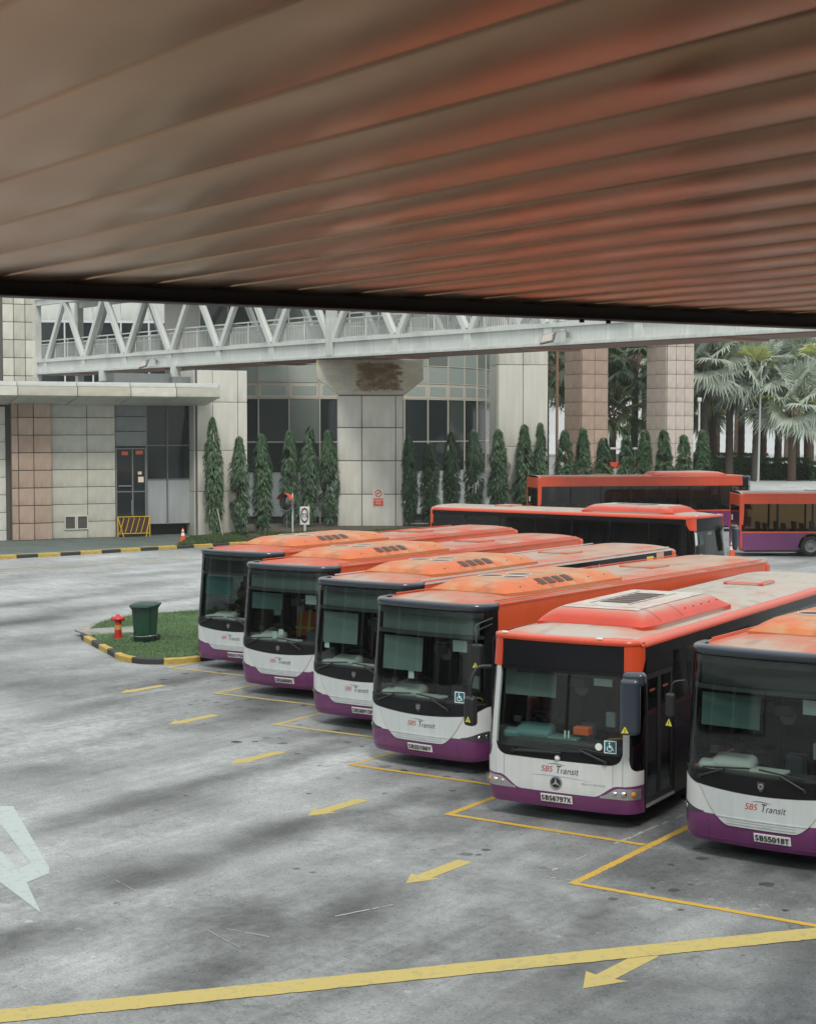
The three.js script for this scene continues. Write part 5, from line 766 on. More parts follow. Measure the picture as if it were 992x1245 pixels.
  interior(g, sk, o, RY); rearEnd(g, sk, RY - 0.02, B.red, B.purple);
  return g;
}

// ------------------------------------------------------------------ the buses
const row = 'buses parked nose out in the angled bays';
visorBus({ label: 'visor fronted bus with a driver aboard, parked beside the grass island', x: -4.42, z: -39.75, turn: -34.3, plate: 'SBS5175M', plateX: 0.22, blind: B.blindTeal, blindH: 0.46, display: mat(0.012, 0.014, 0.016, 0.4), roof: roofA, partition: B.seatDark, cards: [[-0.78, 1.66, 0.3, 0.36, -2.1]], group: row });
visorBus({ label: 'visor fronted bus with an orange safety vest on its driver seat', x: -2.88, z: -35.75, turn: -34.3, plate: 'SBS6800C', plateX: 0.16, blind: B.blindMid, blindH: 0.36, vest: true, roof: roofA, cards: [[-0.2, 1.42, 0.13, 0.13], [-0.38, 1.34, 0.12, 0.16]], group: row });
const adBus = visorBus({ label: 'visor fronted bus with black lettered strip along its rear roof edge', x: -1.07, z: -31.9, turn: -35.0, plate: 'SBS8913P', plateX: 0.20, blind: B.blindGrey, blindH: 0.62, roof: roofB, gutter: B.pearl, seam: B.pearl, cantrail: [[-0.62, -5.4, B.orange], [-5.4, -LEN + 0.1, M.blackGloss]], cards: [[-0.95, 1.60, 0.12, 0.12]], group: row });
{ // advertisement on the kerb side of that bus
  const sk = skinA, put = (g, z, y) => wrap(sk, g, sk.sOf(z), y, 0.006);
  part('ad_lettering', put(textGeo('Huvitebo', 0.22, 0.003, fontRegular, true, 0.1), -7.6, 2.70), M.signWhite, adBus);
  const marks = [], mr = rng(9); for (let z = -8.4; z > -10.1; z -= 0.11) if (mr() > 0.2) marks.push(put(clean(new THREE.BoxGeometry(0.07, 0.05 + 0.04 * mr(), 0.003)), z, 2.68)); part('ad_lettering', marks, mat(0.5, 0.42, 0.25, 0.5), adBus);
  part('ad_picture', put(at(clean(new THREE.BoxGeometry(0.36, 0.28, 0.003, 2, 1, 1))), -10.55, 2.69), B.label, adBus); part('ad_picture', put(clean(new THREE.BoxGeometry(0.4, 0.42, 0.003, 2, 1, 1)), -11.1, 2.69), mat(0.55, 0.32, 0.18, 0.5), adBus);
}
visorBus({ label: 'visor fronted bus with a teal wheelchair sticker low on its windscreen', x: 0.18, z: -28.15, turn: -36.6, plate: 'SBS5106Y', plateX: 0.02, blind: B.blindGrey, blindH: 0.60, access: true, roof: roofB, cards: [[-0.42, 1.62, 0.12, 0.16]], group: row });
starBus({ label: 'orange framed bus with a star badge on its white front panel', x: 2.24, z: -24.3, turn: -30.2, plate: 'SBS6797X', blind: B.blindGrey, blindH: 0.42, access: true, orangeBox: true, darkDash: true, roof: roofC, partition: B.seatDark, darkSkirt: true, cards: [[0.02, 1.3, 0.03, 0.12], [-0.04, 1.3, 0.03, 0.12]], group: row });
visorBus({ label: 'visor fronted bus at the bay beside the long yellow edge line', x: 4.80, z: -21.85, turn: -34.3, plate: 'SBS5018T', plateX: 0.16, leftMirror: true, blind: B.blindMid, blindH: 0.46, roof: roofB, partition: B.seatDark, display: mat(0.02, 0.022, 0.022, 0.35), group: row });
starBus({ label: 'black sided bus standing crosswise behind the parked row', x: 11.07, z: -58.5, turn: 52, blind: B.blindMid, roof: roofC, pod: podB, darkSkirt: true });
visorBus({ label: 'red bus with long dark windows parked in front of the small mast trees', x: 18.38, z: -88.03, y: 0.46, turn: 100, body: B.red, tint: B.tint, roof: roofB, pod: podB, gutter: B.red, seam: B.red });
visorBus({ label: 'purple and red bus beside the small cone, showing its tinted windows and rear wheel', x: 27.4, z: -76.55, y: 0, turn: 90, body: B.red, tint: new THREE.MeshPhysicalMaterial({ color: rgb(0.34, 0.27, 0.18), roughness: 0.04, transmission: 1, thickness: 0, ior: 1.5 }), roof: roofC, pod: podB, gutter: B.red, seam: B.red });
// ------------------------------------------------------------------ mast trees: narrow crowns of drooping leaves
const leafMat = (r, g, b) => new THREE.MeshPhysicalMaterial({ vertexColors: true, color: rgb(r, g, b), roughness: 0.5, transmission: 0.15, thickness: 0 });
function leafCloud(list) { // list of {p, dir, len, w, c}: folded lance leaves
  const pos = [], col = [];
  for (const { p, dir, len, w, c } of list) {
    const d = V(...dir).normalize(), s = d.clone().cross(V(0, 1, 0)); if (s.lengthSq() < 1e-4) s.set(1, 0, 0); s.normalize().multiplyScalar(w); const n = s.clone().cross(d).normalize().multiplyScalar(w * 0.35);
    const A = V(...p), M1 = A.clone().addScaledVector(d, len * 0.45).sub(n), T = A.clone().addScaledVector(d, len).add(V(0, -len * 0.12, 0)), L = M1.clone().add(s).add(n), R = M1.clone().sub(s).add(n);
    for (const q of [A, M1, L, L, M1, T, A, R, M1, M1, R, T]) { pos.push(q.x, q.y, q.z); col.push(...c); }
  }
  const g = new THREE.BufferGeometry(); g.setAttribute('position', new THREE.Float32BufferAttribute(pos, 3)); g.setAttribute('color', new THREE.Float32BufferAttribute(col, 3)); g.setAttribute('uv', new THREE.BufferAttribute(new Float32Array(pos.length / 3 * 2), 2)); g.computeVertexNormals(); return g;
}
const barkMat = mat(0.12, 0.085, 0.06, 0.9), mastLeaf = leafMat(1, 1, 1);
function mastCrown(seed, H, wide, cone = 0.34) {
  const r = rng(seed), L = [];
  for (let k = 0; k < 3500; k++) {
    const h = 0.06 + 0.94 * Math.pow(r(), 0.95), y = h * H, a = r() * 6.283, lump = 0.50 + 0.95 * fbm(Math.cos(a) * 1.5 + h * 9 + seed, Math.sin(a) * 1.5 + h * 4, 3), R = wide * lump * Math.pow(clamp((1.02 - h) / cone, 0, 1), 0.8) * (0.55 + 0.45 * smooth(0, 0.25, h)), q = R * Math.sqrt(0.15 + 0.85 * r());
    if (fbm(h * 7 + seed * 3.1, a * 0.8, 2) < 0.31) continue;
    const dr = 0.35 + 0.5 * r(), v = 0.55 + 0.95 * r(), yel = r() < 0.14 ? 1.9 : 1;
    L.push({ p: [Math.cos(a) * q, y, Math.sin(a) * q], dir: [Math.cos(a) * dr + (r() - 0.5) * 0.4, -0.9 + 0.5 * r(), Math.sin(a) * dr + (r() - 0.5) * 0.4], len: 0.26 + 0.16 * r(), w: 0.036 + 0.018 * r(), c: [0.040 * v * yel, 0.098 * v * (0.5 + 0.5 * yel), 0.042 * v] });
  }
  return leafCloud(L);
}
const crowns = [mastCrown(1, 6, 0.60), mastCrown(2, 6, 0.64), mastCrown(3, 6, 0.58), mastCrown(4, 6, 0.66)], crownsB = [mastCrown(5, 6, 0.66, 0.7), mastCrown(6, 6, 0.62, 0.6), mastCrown(7, 6, 0.68, 0.75)];
const trunkMast = clean(new THREE.CylinderGeometry(0.02, 0.07, 5.8, 8).translate(0, 2.9, 0)), twigs = (() => { const r = rng(8), o = []; for (let i = 0; i < 26; i++) { const y = 0.8 + 4.6 * r(), a = r() * 6.28; o.push(rod([0, y, 0], [Math.cos(a) * 0.4, y - 0.25, Math.sin(a) * 0.4], 0.012, 5)); } return merge(o); })();
function mastTree(x, z, h, k, wide, label, stake) {
  const y = x > 4 ? rise(x, z) : 0.12, t = thing('mast_tree', label, 'tree', [x, y, z], k * 1.7, 'row of narrow mast trees');
  const s = h / 6; part('trunk', trunkMast, barkMat, t).scale.set(1, s, 1); part('branches', twigs, barkMat, t).scale.set(wide, s, wide); part('crown', x > 6 ? crownsB[k % 3] : crowns[k % 4], mastLeaf, t).scale.set(wide * (0.80 + 0.1 * hash2(k, 3)), s, wide * (0.80 + 0.1 * hash2(k, 5))); t.rotation.x = (hash2(k, 9) - 0.5) * 0.05; t.rotation.z = (hash2(k, 11) - 0.5) * 0.06;
  if (stake) part('stake', [rod([0.45, 0, 0.5], [0.18, 1.5, 0.42], 0.03, 6)], M.pale, t);
  return t;
}
const mastB = 'short broad mast tree between the two tiled columns', mastD = 'mast tree standing in front of the pale clad column', mastE = 'short broad mast tree against the pale pink tiled column';
[[-10.4, -87.6, 6.5, 0.88, 'tall staked mast tree against the light corner pillar of the terminal', 1], [-9.2, -88.6, 5.45, 0.94, 'shorter unstaked mast tree against the light corner pillar of the terminal', 0], [-8.13, -90.8, 5.6, 0.95, 'slim mast tree with a pale leaning stake in front of the curved glass wall', 1], [-6.95, -95.4, 5.8, 0.95, 'slim mast tree rising behind the convex traffic mirror', 0], [-5.9, -96.2, 6.0, 0.98, 'slim mast tree rising behind the speed limit board', 0], [-4.72, -96.7, 5.8, 0.92, 'slim mast tree between the speed limit board and the bridge pier', 0], [0.1, -97.2, 5.5, 0.95, 'mast tree with a pale stake right beside the no smoking pier', 1], [1.3, -97.4, 5.0, 0.95, 'lowest of the slim mast trees in front of the curved glass wall', 0], [2.6, -98.0, 5.7, 1.0, 'slim mast tree behind the tail of the black sided bus', 0], [4.05, -98.5, 5.95, 1.02, 'tall slim mast tree before the far edge of the curved glass wall', 0], [5.5, -98.7, 5.7, 1.12, 'broad mast tree where the curved glass meets the pale clad column', 0],
 [7.0, -98.6, 5.5, 1.12, mastD], [8.05, -98.8, 5.3, 1.0, mastD], [9.65, -100, 4.6, 1.15, 'mast tree beside the brown pipe, behind the red bus'], [10.8, -100, 4.7, 1.1, 'mast tree against the brown tiled column'], [12.0, -100, 4.1, 1.25, mastB], [13.4, -100, 4.2, 1.2, mastB], [14.55, -100, 4.6, 1.2, mastB], [15.8, -100, 4.6, 1.25, mastE], [17.0, -100, 4.3, 1.15, mastE], [18.2, -100, 4.6, 1.15, 'mast tree beside the thin white lamp post']].forEach(([x, z, h, w, l, st], i) => mastTree(x, z, h, i, w, l, st));

// ------------------------------------------------------------------ fan palms with silver fronds
const palmMat = new THREE.MeshPhysicalMaterial({ vertexColors: true, roughness: 0.6, transmission: 0.55, thickness: 0 }), trunkMat = mat(0.20, 0.13, 0.10, 0.9, { map: rep(dirtTex, 2, 2) }), trunkDark = mat(0.12, 0.10, 0.085, 0.9, { map: rep(dirtTex, 2, 2) });
function frond(pos, col, org, az, el, stalk, rad, r, tone) { // a costapalmate fan: stalk, then folded fingers that split and droop
  const d = V(Math.cos(az) * Math.cos(el), Math.sin(el), Math.sin(az) * Math.cos(el)), side = V(-Math.sin(az), 0, Math.cos(az)), up = side.clone().cross(d).negate(); if (up.y < 0) up.negate();
  { const tw = (r() - 0.5) * 2.2, s0 = side.clone(); side.multiplyScalar(Math.cos(tw)).addScaledVector(up, Math.sin(tw)); up.multiplyScalar(Math.cos(tw)).addScaledVector(s0, -Math.sin(tw)); }
  const droop = 0.28 + 0.42 * clamp(0.7 - el), base = V(...org).addScaledVector(d, stalk).add(V(0, -droop * 0.25 * stalk, 0));
  const tri = (a, b, c, t) => { for (const q of [a, b, c]) { pos.push(q.x, q.y, q.z); col.push(tone[0] * t, tone[1] * t, tone[2] * t); } };
  const sw = side.clone().multiplyScalar(0.035), o = V(...org); tri(o.clone().add(sw), o.clone().sub(sw), base, 1.1); tri(o.clone().add(sw), base, base.clone().addScaledVector(sw, 0.6), 1.1);
  const N = 30, fan = 2.45;
  for (let i = 0; i < N; i++) {
    const t = (i + 0.5) / N * 2 - 1, a = t * fan, l = rad * (0.72 + 0.28 * Math.cos(a * 0.6)) * (0.9 + 0.2 * r());
    const q = (aa, k, dr) => base.clone().addScaledVector(d, Math.cos(aa) * l * k).addScaledVector(side, Math.sin(aa) * l * k).addScaledVector(up, 0.10 * l * k * Math.abs(Math.sin(aa))).add(V(0, -dr, 0));
    const hw = fan / N * 0.98, v = 0.75 + 0.5 * r(), f = (i % 2 ? 0.06 : -0.06) * rad;
    const m0 = q(a - hw, 0.62, droop * l * 0.20), m1 = q(a + hw, 0.62, droop * l * 0.20), mc = q(a, 0.62, droop * l * 0.20).addScaledVector(up, 0.055 * rad), tip = q(a + (r() - 0.5) * 0.08, 1.0, droop * l * (0.5 + 0.45 * r())).addScaledVector(up, f);
    tri(base, m0, mc, v); tri(base, mc, m1, v * 0.92); tri(m0, tip, mc, v); tri(mc, tip, m1, v * 0.9);
  }
}
function palmHead(seed, n, stalk, rad, tone, low) {
  const r = rng(seed), pos = [], col = [];
  for (let i = 0; i < n; i++) { const el = mix(1.25, low, Math.pow(i / n, 0.85)) + (r() - 0.5) * 0.25, az = i * 2.39996 + r() * 0.4, y = 0.6 * (1 - i / n), k = 0.85 + 0.3 * r(), yel = r() < 0.1; frond(pos, col, [0, y, 0], az, el, stalk * k, rad * k, r, yel ? [tone[0] * 1.25, tone[1] * 1.15, tone[2] * 0.55] : tone); }
  const g = new THREE.BufferGeometry(); g.setAttribute('position', new THREE.Float32BufferAttribute(pos, 3)); g.setAttribute('color', new THREE.Float32BufferAttribute(col, 3)); g.setAttribute('uv', new THREE.BufferAttribute(new Float32Array(pos.length / 3 * 2), 2)); g.computeVertexNormals(); return g;
}
const silver = [0.53, 0.60, 0.52], green = [0.085, 0.14, 0.055];
const heads = [palmHead(1, 34, 1.35, 1.4, silver, -0.35), palmHead(2, 36, 1.5, 1.45, silver, -0.4), palmHead(3, 32, 1.25, 1.4, silver, -0.3)], headsG = [palmHead(4, 26, 1.3, 1.25, green, -0.7), palmHead(5, 24, 1.2, 1.3, [0.13, 0.19, 0.06], -0.6)];
const shaft = (h, r0, r1, seed) => { const r = rng(seed), n = Math.round(h * 3.2); return clean(grid(14, n, (u, v) => { const a = u * 6.2832, rr = mix(r0, r1, v) * (1 + 0.035 * ((Math.round(v * n) % 2) ? 1 : -1) + 0.02 * Math.sin(a * 3 + seed)); return [Math.cos(a) * rr + Math.sin(v * 2 + seed) * 0.05, v * h, Math.sin(a) * rr, u * 2, v * h]; })); };
const boots = (() => { const o = [], r = rng(6); for (let i = 0; i < 22; i++) { const a = i * 2.4, y = -0.5 + i * 0.05; o.push(rod([Math.cos(a) * 0.2, y, Math.sin(a) * 0.2], [Math.cos(a) * 0.62, y + 0.55 + 0.2 * r(), Math.sin(a) * 0.62], 0.06, 5, 0.03)); } return merge(o); })();
const bootMat = mat(0.30, 0.17, 0.12, 0.9);
function palm(x, z, h, k, heads_, label, tm, cat = 'palm tree', sc = 1) {
  const t = thing('fan_palm', label, cat, [x, rise(x, z) - 0.05, z], k * 1.3, 'fan palms beyond the bus park');
  part('trunk', shaft(h, 0.30, 0.22, k), tm, t); part('leaf_bases', boots, bootMat, t, [0, h, 0]); const hd = part('crown', heads_[k % heads_.length], palmMat, t, [0, h + 0.1, 0]); hd.scale.setScalar(heads_ === heads ? 1.2 * sc : sc); return t;
}
const pS = 'silver fan palm standing behind the clipped hedge', pG = 'green fan palm between the tiled columns', pP = 'green fan palm beside the thin drainpipe';
palm(26.6, -112.5, 4.9, 1, heads, 'short silver fan palm with a brown trunk in front of the clipped hedge', trunkMat); palm(24.2, -112.8, 6.8, 2, heads, 'silver fan palm with a dark trunk right behind the slim lamp post', trunkDark);
[[22.1, -118, 6.2, 0], [20.9, -121, 5.0, 1], [27.6, -121, 6.0, 2], [25.4, -124, 7.2, 0], [30.2, -119, 6.6, 1], [23.6, -130, 8.0, 2], [21.4, -131, 7.2, 0], [28.6, -131, 8.2, 1], [32, -129, 7.8, 2], [26.2, -138, 9.2, 0], [33.5, -140, 9.0, 1], [29.6, -146, 9.6, 2], [24.2, -149, 9.2, 0], [36.5, -134, 8.0, 1], [20.2, -116.5, 6.6, 2], [22.6, -114.2, 7.4, 1], [28.4, -115.5, 7.6, 0], [20.6, -113, 8.0, 1], [25.6, -117, 8.4, 2], [31.5, -123, 8.4, 0]].forEach(([x, z, h, k]) => palm(x, z, h, k, heads, pS, k === 1 ? trunkDark : trunkMat));
palm(14.6, -116, 4.5, 1, headsG, pG, trunkMat); palm(16.7, -120, 8.4, 0, headsG, pG, trunkDark, 'palm tree', 1.25); palm(13.4, -124, 7.4, 2, headsG, pG, trunkDark, 'palm tree', 1.3); palm(18.6, -128, 9.5, 0, heads, pG.replace('green', 'silver'), trunkDark);
palm(10.2, -121, 8.0, 0, headsG, pP, trunkDark, 'palm tree', 1.2);

// ------------------------------------------------------------------ hedges, far trees, plaza
function leafBox(x0, x1, y0, y1, z0, z1, n, seed, len, c) {
  const r = rng(seed), L = []; for (let i = 0; i < n; i++) { const x = mix(x0, x1, r()), lump = 0.12 * fbm(x * 1.3 + seed, 1.7, 3), face = r(); let y = mix(y0, y1 - 0.12 + lump, r()), z = mix(z0, z1, r()); if (face < 0.4) z = z1 - 0.12 * r() + lump; else if (face < 0.8) y = y1 - 0.14 * r() + lump; const v = 0.6 + 0.8 * r(); L.push({ p: [x, y, z], dir: [r() - 0.5, r() * 0.9 - 0.2, r() * 0.9 - 0.2], len: len * (0.7 + 0.6 * r()), w: len * 0.28, c: c.map(q => q * v) }); } return leafCloud(L);
}
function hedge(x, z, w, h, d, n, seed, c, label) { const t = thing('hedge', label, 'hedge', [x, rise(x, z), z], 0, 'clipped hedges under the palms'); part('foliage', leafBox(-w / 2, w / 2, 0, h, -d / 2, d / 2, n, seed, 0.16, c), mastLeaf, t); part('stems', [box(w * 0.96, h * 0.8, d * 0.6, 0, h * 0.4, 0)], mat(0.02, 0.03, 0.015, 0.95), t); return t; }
hedge(24.6, -115.2, 7.6, 1.45, 1.6, 9000, 3, [0.07, 0.15, 0.05], 'long dark green clipped hedge under the silver palms');
hedge(29.6, -113.6, 3.2, 1.2, 1.4, 3600, 4, [0.08, 0.17, 0.055], 'short clipped hedge beside the brown trunked palm');
hedge(22, -122, 10, 1.7, 1.6, 7000, 5, [0.13, 0.19, 0.06], 'pale green hedge farther back among the palm trunks');
function roundTree(x, z, h, R, seed, c, label) {
  const r = rng(seed), L = []; for (let i = 0; i < 2600; i++) { const lobe = (r() * 7) | 0, la = lobe * 0.9 + seed, cx = Math.cos(la) * R * 0.55, cz = Math.sin(la) * R * 0.55, cy = h * (0.62 + 0.22 * ((lobe * 37 % 7) / 7)), a = r() * 6.28, b = Math.acos(2 * r() - 1), q = R * 0.6 * Math.cbrt(0.3 + 0.7 * r()), v = 0.6 + 0.8 * r(); L.push({ p: [cx + Math.sin(b) * Math.cos(a) * q, cy + Math.cos(b) * q * 0.8, cz + Math.sin(b) * Math.sin(a) * q], dir: [r() - 0.5, r() - 0.6, r() - 0.5], len: 0.55, w: 0.2, c: c.map(t => t * v) }); }
  const t = thing('shade_tree', label, 'tree', [x, rise(x, z), z], 0, 'shade trees far behind the palms'); part('crown', leafCloud(L), mastLeaf, t); part('trunk', [rod([0, 0, 0], [0, h * 0.6, 0], 0.35, 10, 0.2), ...[0, 1, 2, 3].map(k => rod([0, h * 0.45, 0], [Math.cos(k * 1.6 + seed) * R * 0.5, h * 0.7, Math.sin(k * 1.6 + seed) * R * 0.5], 0.14, 6, 0.06))], barkMat, t); return t;
}
const far = 'hazy pale green shade tree far beyond the palms';
[[18, -182, 13, 6], [30, -186, 14, 7], [42, -180, 14, 7], [54, -186, 14, 7], [24, -200, 17, 8], [38, -204, 18, 8], [52, -204, 17, 8], [12, -190, 14, 6], [3, -196, 15, 7], [66, -196, 16, 8]].forEach(([x, z, h, R], i) => roundTree(x, z, h, R, i + 1, [0.10, 0.15, 0.085], far));
{ // low pale kiosk and parked car glimpsed between the columns
  const k = thing('kiosk', 'low white and red stall glimpsed between the tiled columns', 'kiosk', [14.6, rise(14.6, -111), -113]);
  part('counter', [rbox(2.6, 0.9, 0.8, 0.05, 0, 0.45, 0)], M.white, k); part('sign_band', [rbox(2.7, 0.4, 0.1, 0.03, 0, 1.1, 0.38)], M.redSign, k); part('roof', [rbox(3.0, 0.14, 1.4, 0.04, 0, 2.25, 0)], M.white, k); for (const x of [-1.2, 1.2]) part('post', [box(0.08, 1.4, 0.08, x, 1.55, 0)], M.steel, k);
  const w = thing('plaza_wall', 'low pale garden wall far behind the tiled columns', 'wall', [16, rise(16, -134), -134]); part('wall', [box(26, 1.4, 0.4, 0, 0.7, 0)], M.white, w); part('coping', [box(26.2, 0.14, 0.55, 0, 1.47, 0)], M.panel, w);
}
{ // slim lamp post in front of the palms
  const x = 23.95, z = -111, t = thing('lamp_post', 'slim grey lamp post in front of the dark palm trunk', 'lamp post', [x, rise(x, z), z]); part('post', [rod([0, 0, 0], [0.14, 8.2, 0], 0.085, 10, 0.055)], mat(0.42, 0.45, 0.45, 0.4), t); part('base_plate', [rbox(0.4, 0.06, 0.4, 0.02, 0, 0.03, 0)], M.steel, t); part('lamp_head', [rod([0.14, 8.2, 0], [0.9, 8.5, 0.3], 0.04, 8), rbox(0.7, 0.1, 0.25, 0.04, 1.1, 8.52, 0.36, 0, -0.4)], M.steel, t);
  const t2 = thing('lamp_post', 'thin white lamp post beside the pale pink tiled column', 'lamp post', [19.7, rise(19.7, -110), -110]); part('post', [rod([0, 0, 0], [0, 5.5, 0], 0.09, 10, 0.06)], M.white, t2); part('lamp_head', [rbox(0.3, 0.3, 0.3, 0.08, 0, 5.6, 0)], M.white, t2);
}

// ------------------------------------------------------------------ bin and hydrant on the island
{
  const g = thing('wheelie_bin', 'dark green wheelie bin on the grass island', 'bin', [-7.2, 0.12, -44.25], -0.22), green = mat(0.012, 0.055, 0.035, 0.42), greenD = mat(0.010, 0.042, 0.030, 0.5);
  const loft = (rows, m) => { const n = m ?? 10; return grid(40, rows.length - 1, (u, v) => { const [y, w, d, r] = rows[Math.round(v * (rows.length - 1))], a = u * Math.PI * 2, c = Math.cos(a), s = Math.sin(a), e = 0.28; return [Math.sign(c) * Math.abs(c) ** e * w / 2, y, -Math.sign(s) * Math.abs(s) ** e * d / 2]; }); };
  part('body', [loft([[0.06, 0.46, 0.52], [0.10, 0.48, 0.55], [0.5, 0.53, 0.63], [0.92, 0.57, 0.70], [0.96, 0.62, 0.76], [1.0, 0.62, 0.76]]), ...[-0.2, 0, 0.2].map(x => rbox(0.03, 0.75, 0.02, 0.008, x, 0.5, 0.298, -0.08))], green, g);
  part('lid', [loft([[0.985, 0.66, 0.80], [1.02, 0.68, 0.82], [1.05, 0.66, 0.80], [1.09, 0.5, 0.62], [1.10, 0.02, 0.02]]), rbox(0.5, 0.05, 0.06, 0.02, 0, 1.0, 0.43), rbox(0.6, 0.06, 0.08, 0.03, 0, 1.03, -0.44)], greenD, g);
  for (const x of [-0.27, 0.27]) part('wheel', [cyl(0.1, 0.1, 0.06, x, 0.1, -0.26, 0, 0, Math.PI / 2, 20)], M.rubber, g);
  part('handle', [rod([-0.26, 1.0, -0.46], [0.26, 1.0, -0.46], 0.018)], greenD, g);
  part('tie_chain', [tube([[-0.30, 0.2, 0.28], [0, 0.19, 0.33], [0.30, 0.22, 0.3], [0.32, 0.2, 0.0]], 0.012, 20, 6), tube([[-0.3, 0.2, 0.28], [-0.42, 0.04, 0.3]], 0.012, 6, 6)], M.steel, g);
}
{
  const g = thing('fire_hydrant', 'red fire hydrant post with a yellow band on the grass island', 'hydrant', [-8.06, 0.12, -44.9]), red = mat(0.50, 0.022, 0.02, 0.35);
  part('post', [cyl(0.10, 0.105, 0.28, 0, 0.14, 0, 0, 0, 0, 20), cyl(0.10, 0.10, 0.12, 0, 0.46, 0, 0, 0, 0, 20), cyl(0.14, 0.14, 0.03, 0, 0.015, 0, 0, 0, 0, 20)], red, g); part('yellow_band', [cyl(0.103, 0.103, 0.13, 0, 0.335, 0, 0, 0, 0, 20)], M.kerbYellow, g);
  part('bonnet', [clean(new THREE.LatheGeometry([[0.1, 0], [0.15, 0.02], [0.16, 0.06], [0.13, 0.11], [0.06, 0.14], [0.05, 0.18], [0, 0.18]].map(p => new THREE.Vector2(...p)), 20).translate(0, 0.51, 0))], red, g);
  for (const a of [0.3, 3.44]) part('outlet', [cyl(0.05, 0.06, 0.10, Math.cos(a) * 0.12, 0.57, Math.sin(a) * 0.12, 0, -a, Math.PI / 2, 14), cyl(0.03, 0.03, 0.05, Math.cos(a) * 0.18, 0.57, Math.sin(a) * 0.18, 0, -a, Math.PI / 2, 6)], red, g);
}
// ------------------------------------------------------------------ cones, barrier, mirror, speed sign
function cone(x, z, y, label, tall = 0.72) {
  const g = thing('traffic_cone', label, 'cone', [x, y, z], 0.4, 'traffic cones'), k = tall / 0.72, or = mat(0.62, 0.09, 0.02, 0.5), R = h => mix(0.155, 0.03, h / 0.70) * k;
  part('base', [rbox(0.4 * k, 0.04, 0.4 * k, 0.015, 0, 0.02, 0)], or, g);
  for (const [a, b, m, n] of [[0.04, 0.30, or, 'cone_body'], [0.30, 0.45, M.signWhite, 'reflective_band'], [0.45, 0.53, or, 'cone_body'], [0.53, 0.62, M.signWhite, 'reflective_band'], [0.62, 0.70, or, 'cone_tip']]) part(n, [cyl(R(b), R(a), (b - a) * k, 0, (a + b) / 2 * k, 0, 0, 0, 0, 20)], m, g);
}
cone(-11.62, -83.6, 0.125, 'orange and white traffic cone on the footpath by the terminal'); cone(15.05, -75.2, 0, 'small orange traffic cone on the road behind the purple bus', 0.78);
{
  const g = thing('folding_barrier', 'yellow and black striped barrier in front of the entrance door', 'barrier', [-14.75, 0.125, -87.2], 0.44), yl = mat(0.62, 0.40, 0.02, 0.5);
  part('frame', [rod([-0.88, 0, 0], [-0.88, 1.1, 0], 0.03), rod([0.88, 0, 0], [0.88, 1.1, 0], 0.03), rod([-0.88, 1.08, 0], [0.88, 1.08, 0], 0.025), rod([-0.88, 0.18, 0], [0.88, 0.18, 0], 0.025), rod([0.62, 0, 0.2], [0.88, 1.08, 0], 0.025), rod([-0.62, 0, 0.2], [-0.88, 1.08, 0], 0.025)], yl, g);
  for (let i = 0; i < 6; i++) part('slanted_slat', [beam([-0.78 + i * 0.29, 0.22, 0.01], [-0.55 + i * 0.29, 1.02, 0.01], 0.085, 0.03)], yl, g);
  part('back_panel', [box(1.7, 0.84, 0.02, 0, 0.62, -0.03)], mat(0.05, 0.03, 0.028, 0.7), g);
}
{
  const g = thing('traffic_mirror', 'convex traffic mirror with an orange hood on a white post in the verge', 'mirror', [-6.35, 0.12, -89.2], -0.6);
  part('post', [rod([0, 0, 0], [0, 2.25, 0], 0.05, 10)], M.white, g);
  const cap = new THREE.SphereGeometry(0.9, 28, 10, 0, 6.2832, 0, 0.5); cap.rotateX(Math.PI / 2); cap.translate(0, 0, -0.72); part('mirror_dome', [at(cap, -0.25, 1.75, 0.22)], mat(0.16, 0.16, 0.16, 0.12, { metalness: 0.8 }), g);
  part('rim', [at(new THREE.TorusGeometry(0.46, 0.05, 8, 32), -0.25, 1.75, 0.26), at(new THREE.CylinderGeometry(0.46, 0.4, 0.12, 28).rotateX(Math.PI / 2), -0.25, 1.75, 0.16)], M.greyD, g);
  const hood = new THREE.CylinderGeometry(0.52, 0.52, 0.32, 24, 1, true, -1.2, 2.4); hood.rotateX(Math.PI / 2); hood.rotateZ(Math.PI); part('hood', [at(hood, -0.25, 1.75, 0.36)], mat(0.62, 0.07, 0.02, 0.4, { side: THREE.DoubleSide }), g);
  part('clamp', [rod([-0.25, 1.75, 0.1], [0, 1.75, 0], 0.035), rod([-0.35, 0.1, 0.1], [-0.28, 1.3, 0.14], 0.02)], M.steel, g);
}
{
  const g = thing('speed_limit_sign', 'white speed limit 15 board on a short post in the verge', 'sign', [-5.75, 0.12, -90.2], -0.12);
  part('post', [rod([0, 0, -0.04], [0, 0.7, -0.04], 0.07, 10)], M.white, g); const b = part('board', [rbox(0.54, 1.02, 0.04, 0.02, 0, 0.98, 0)], M.signWhite, g);
  const ring = new THREE.TorusGeometry(0.2, 0.026, 8, 36); ring.scale(1, 1.85, 1); part('ring', [at(ring, 0, 1.0, 0.022)], M.ink, b); part('lettering', [at(textGeo('15', 0.24, 0.006), 0, 1.0, 0.022)], M.ink, b);
}
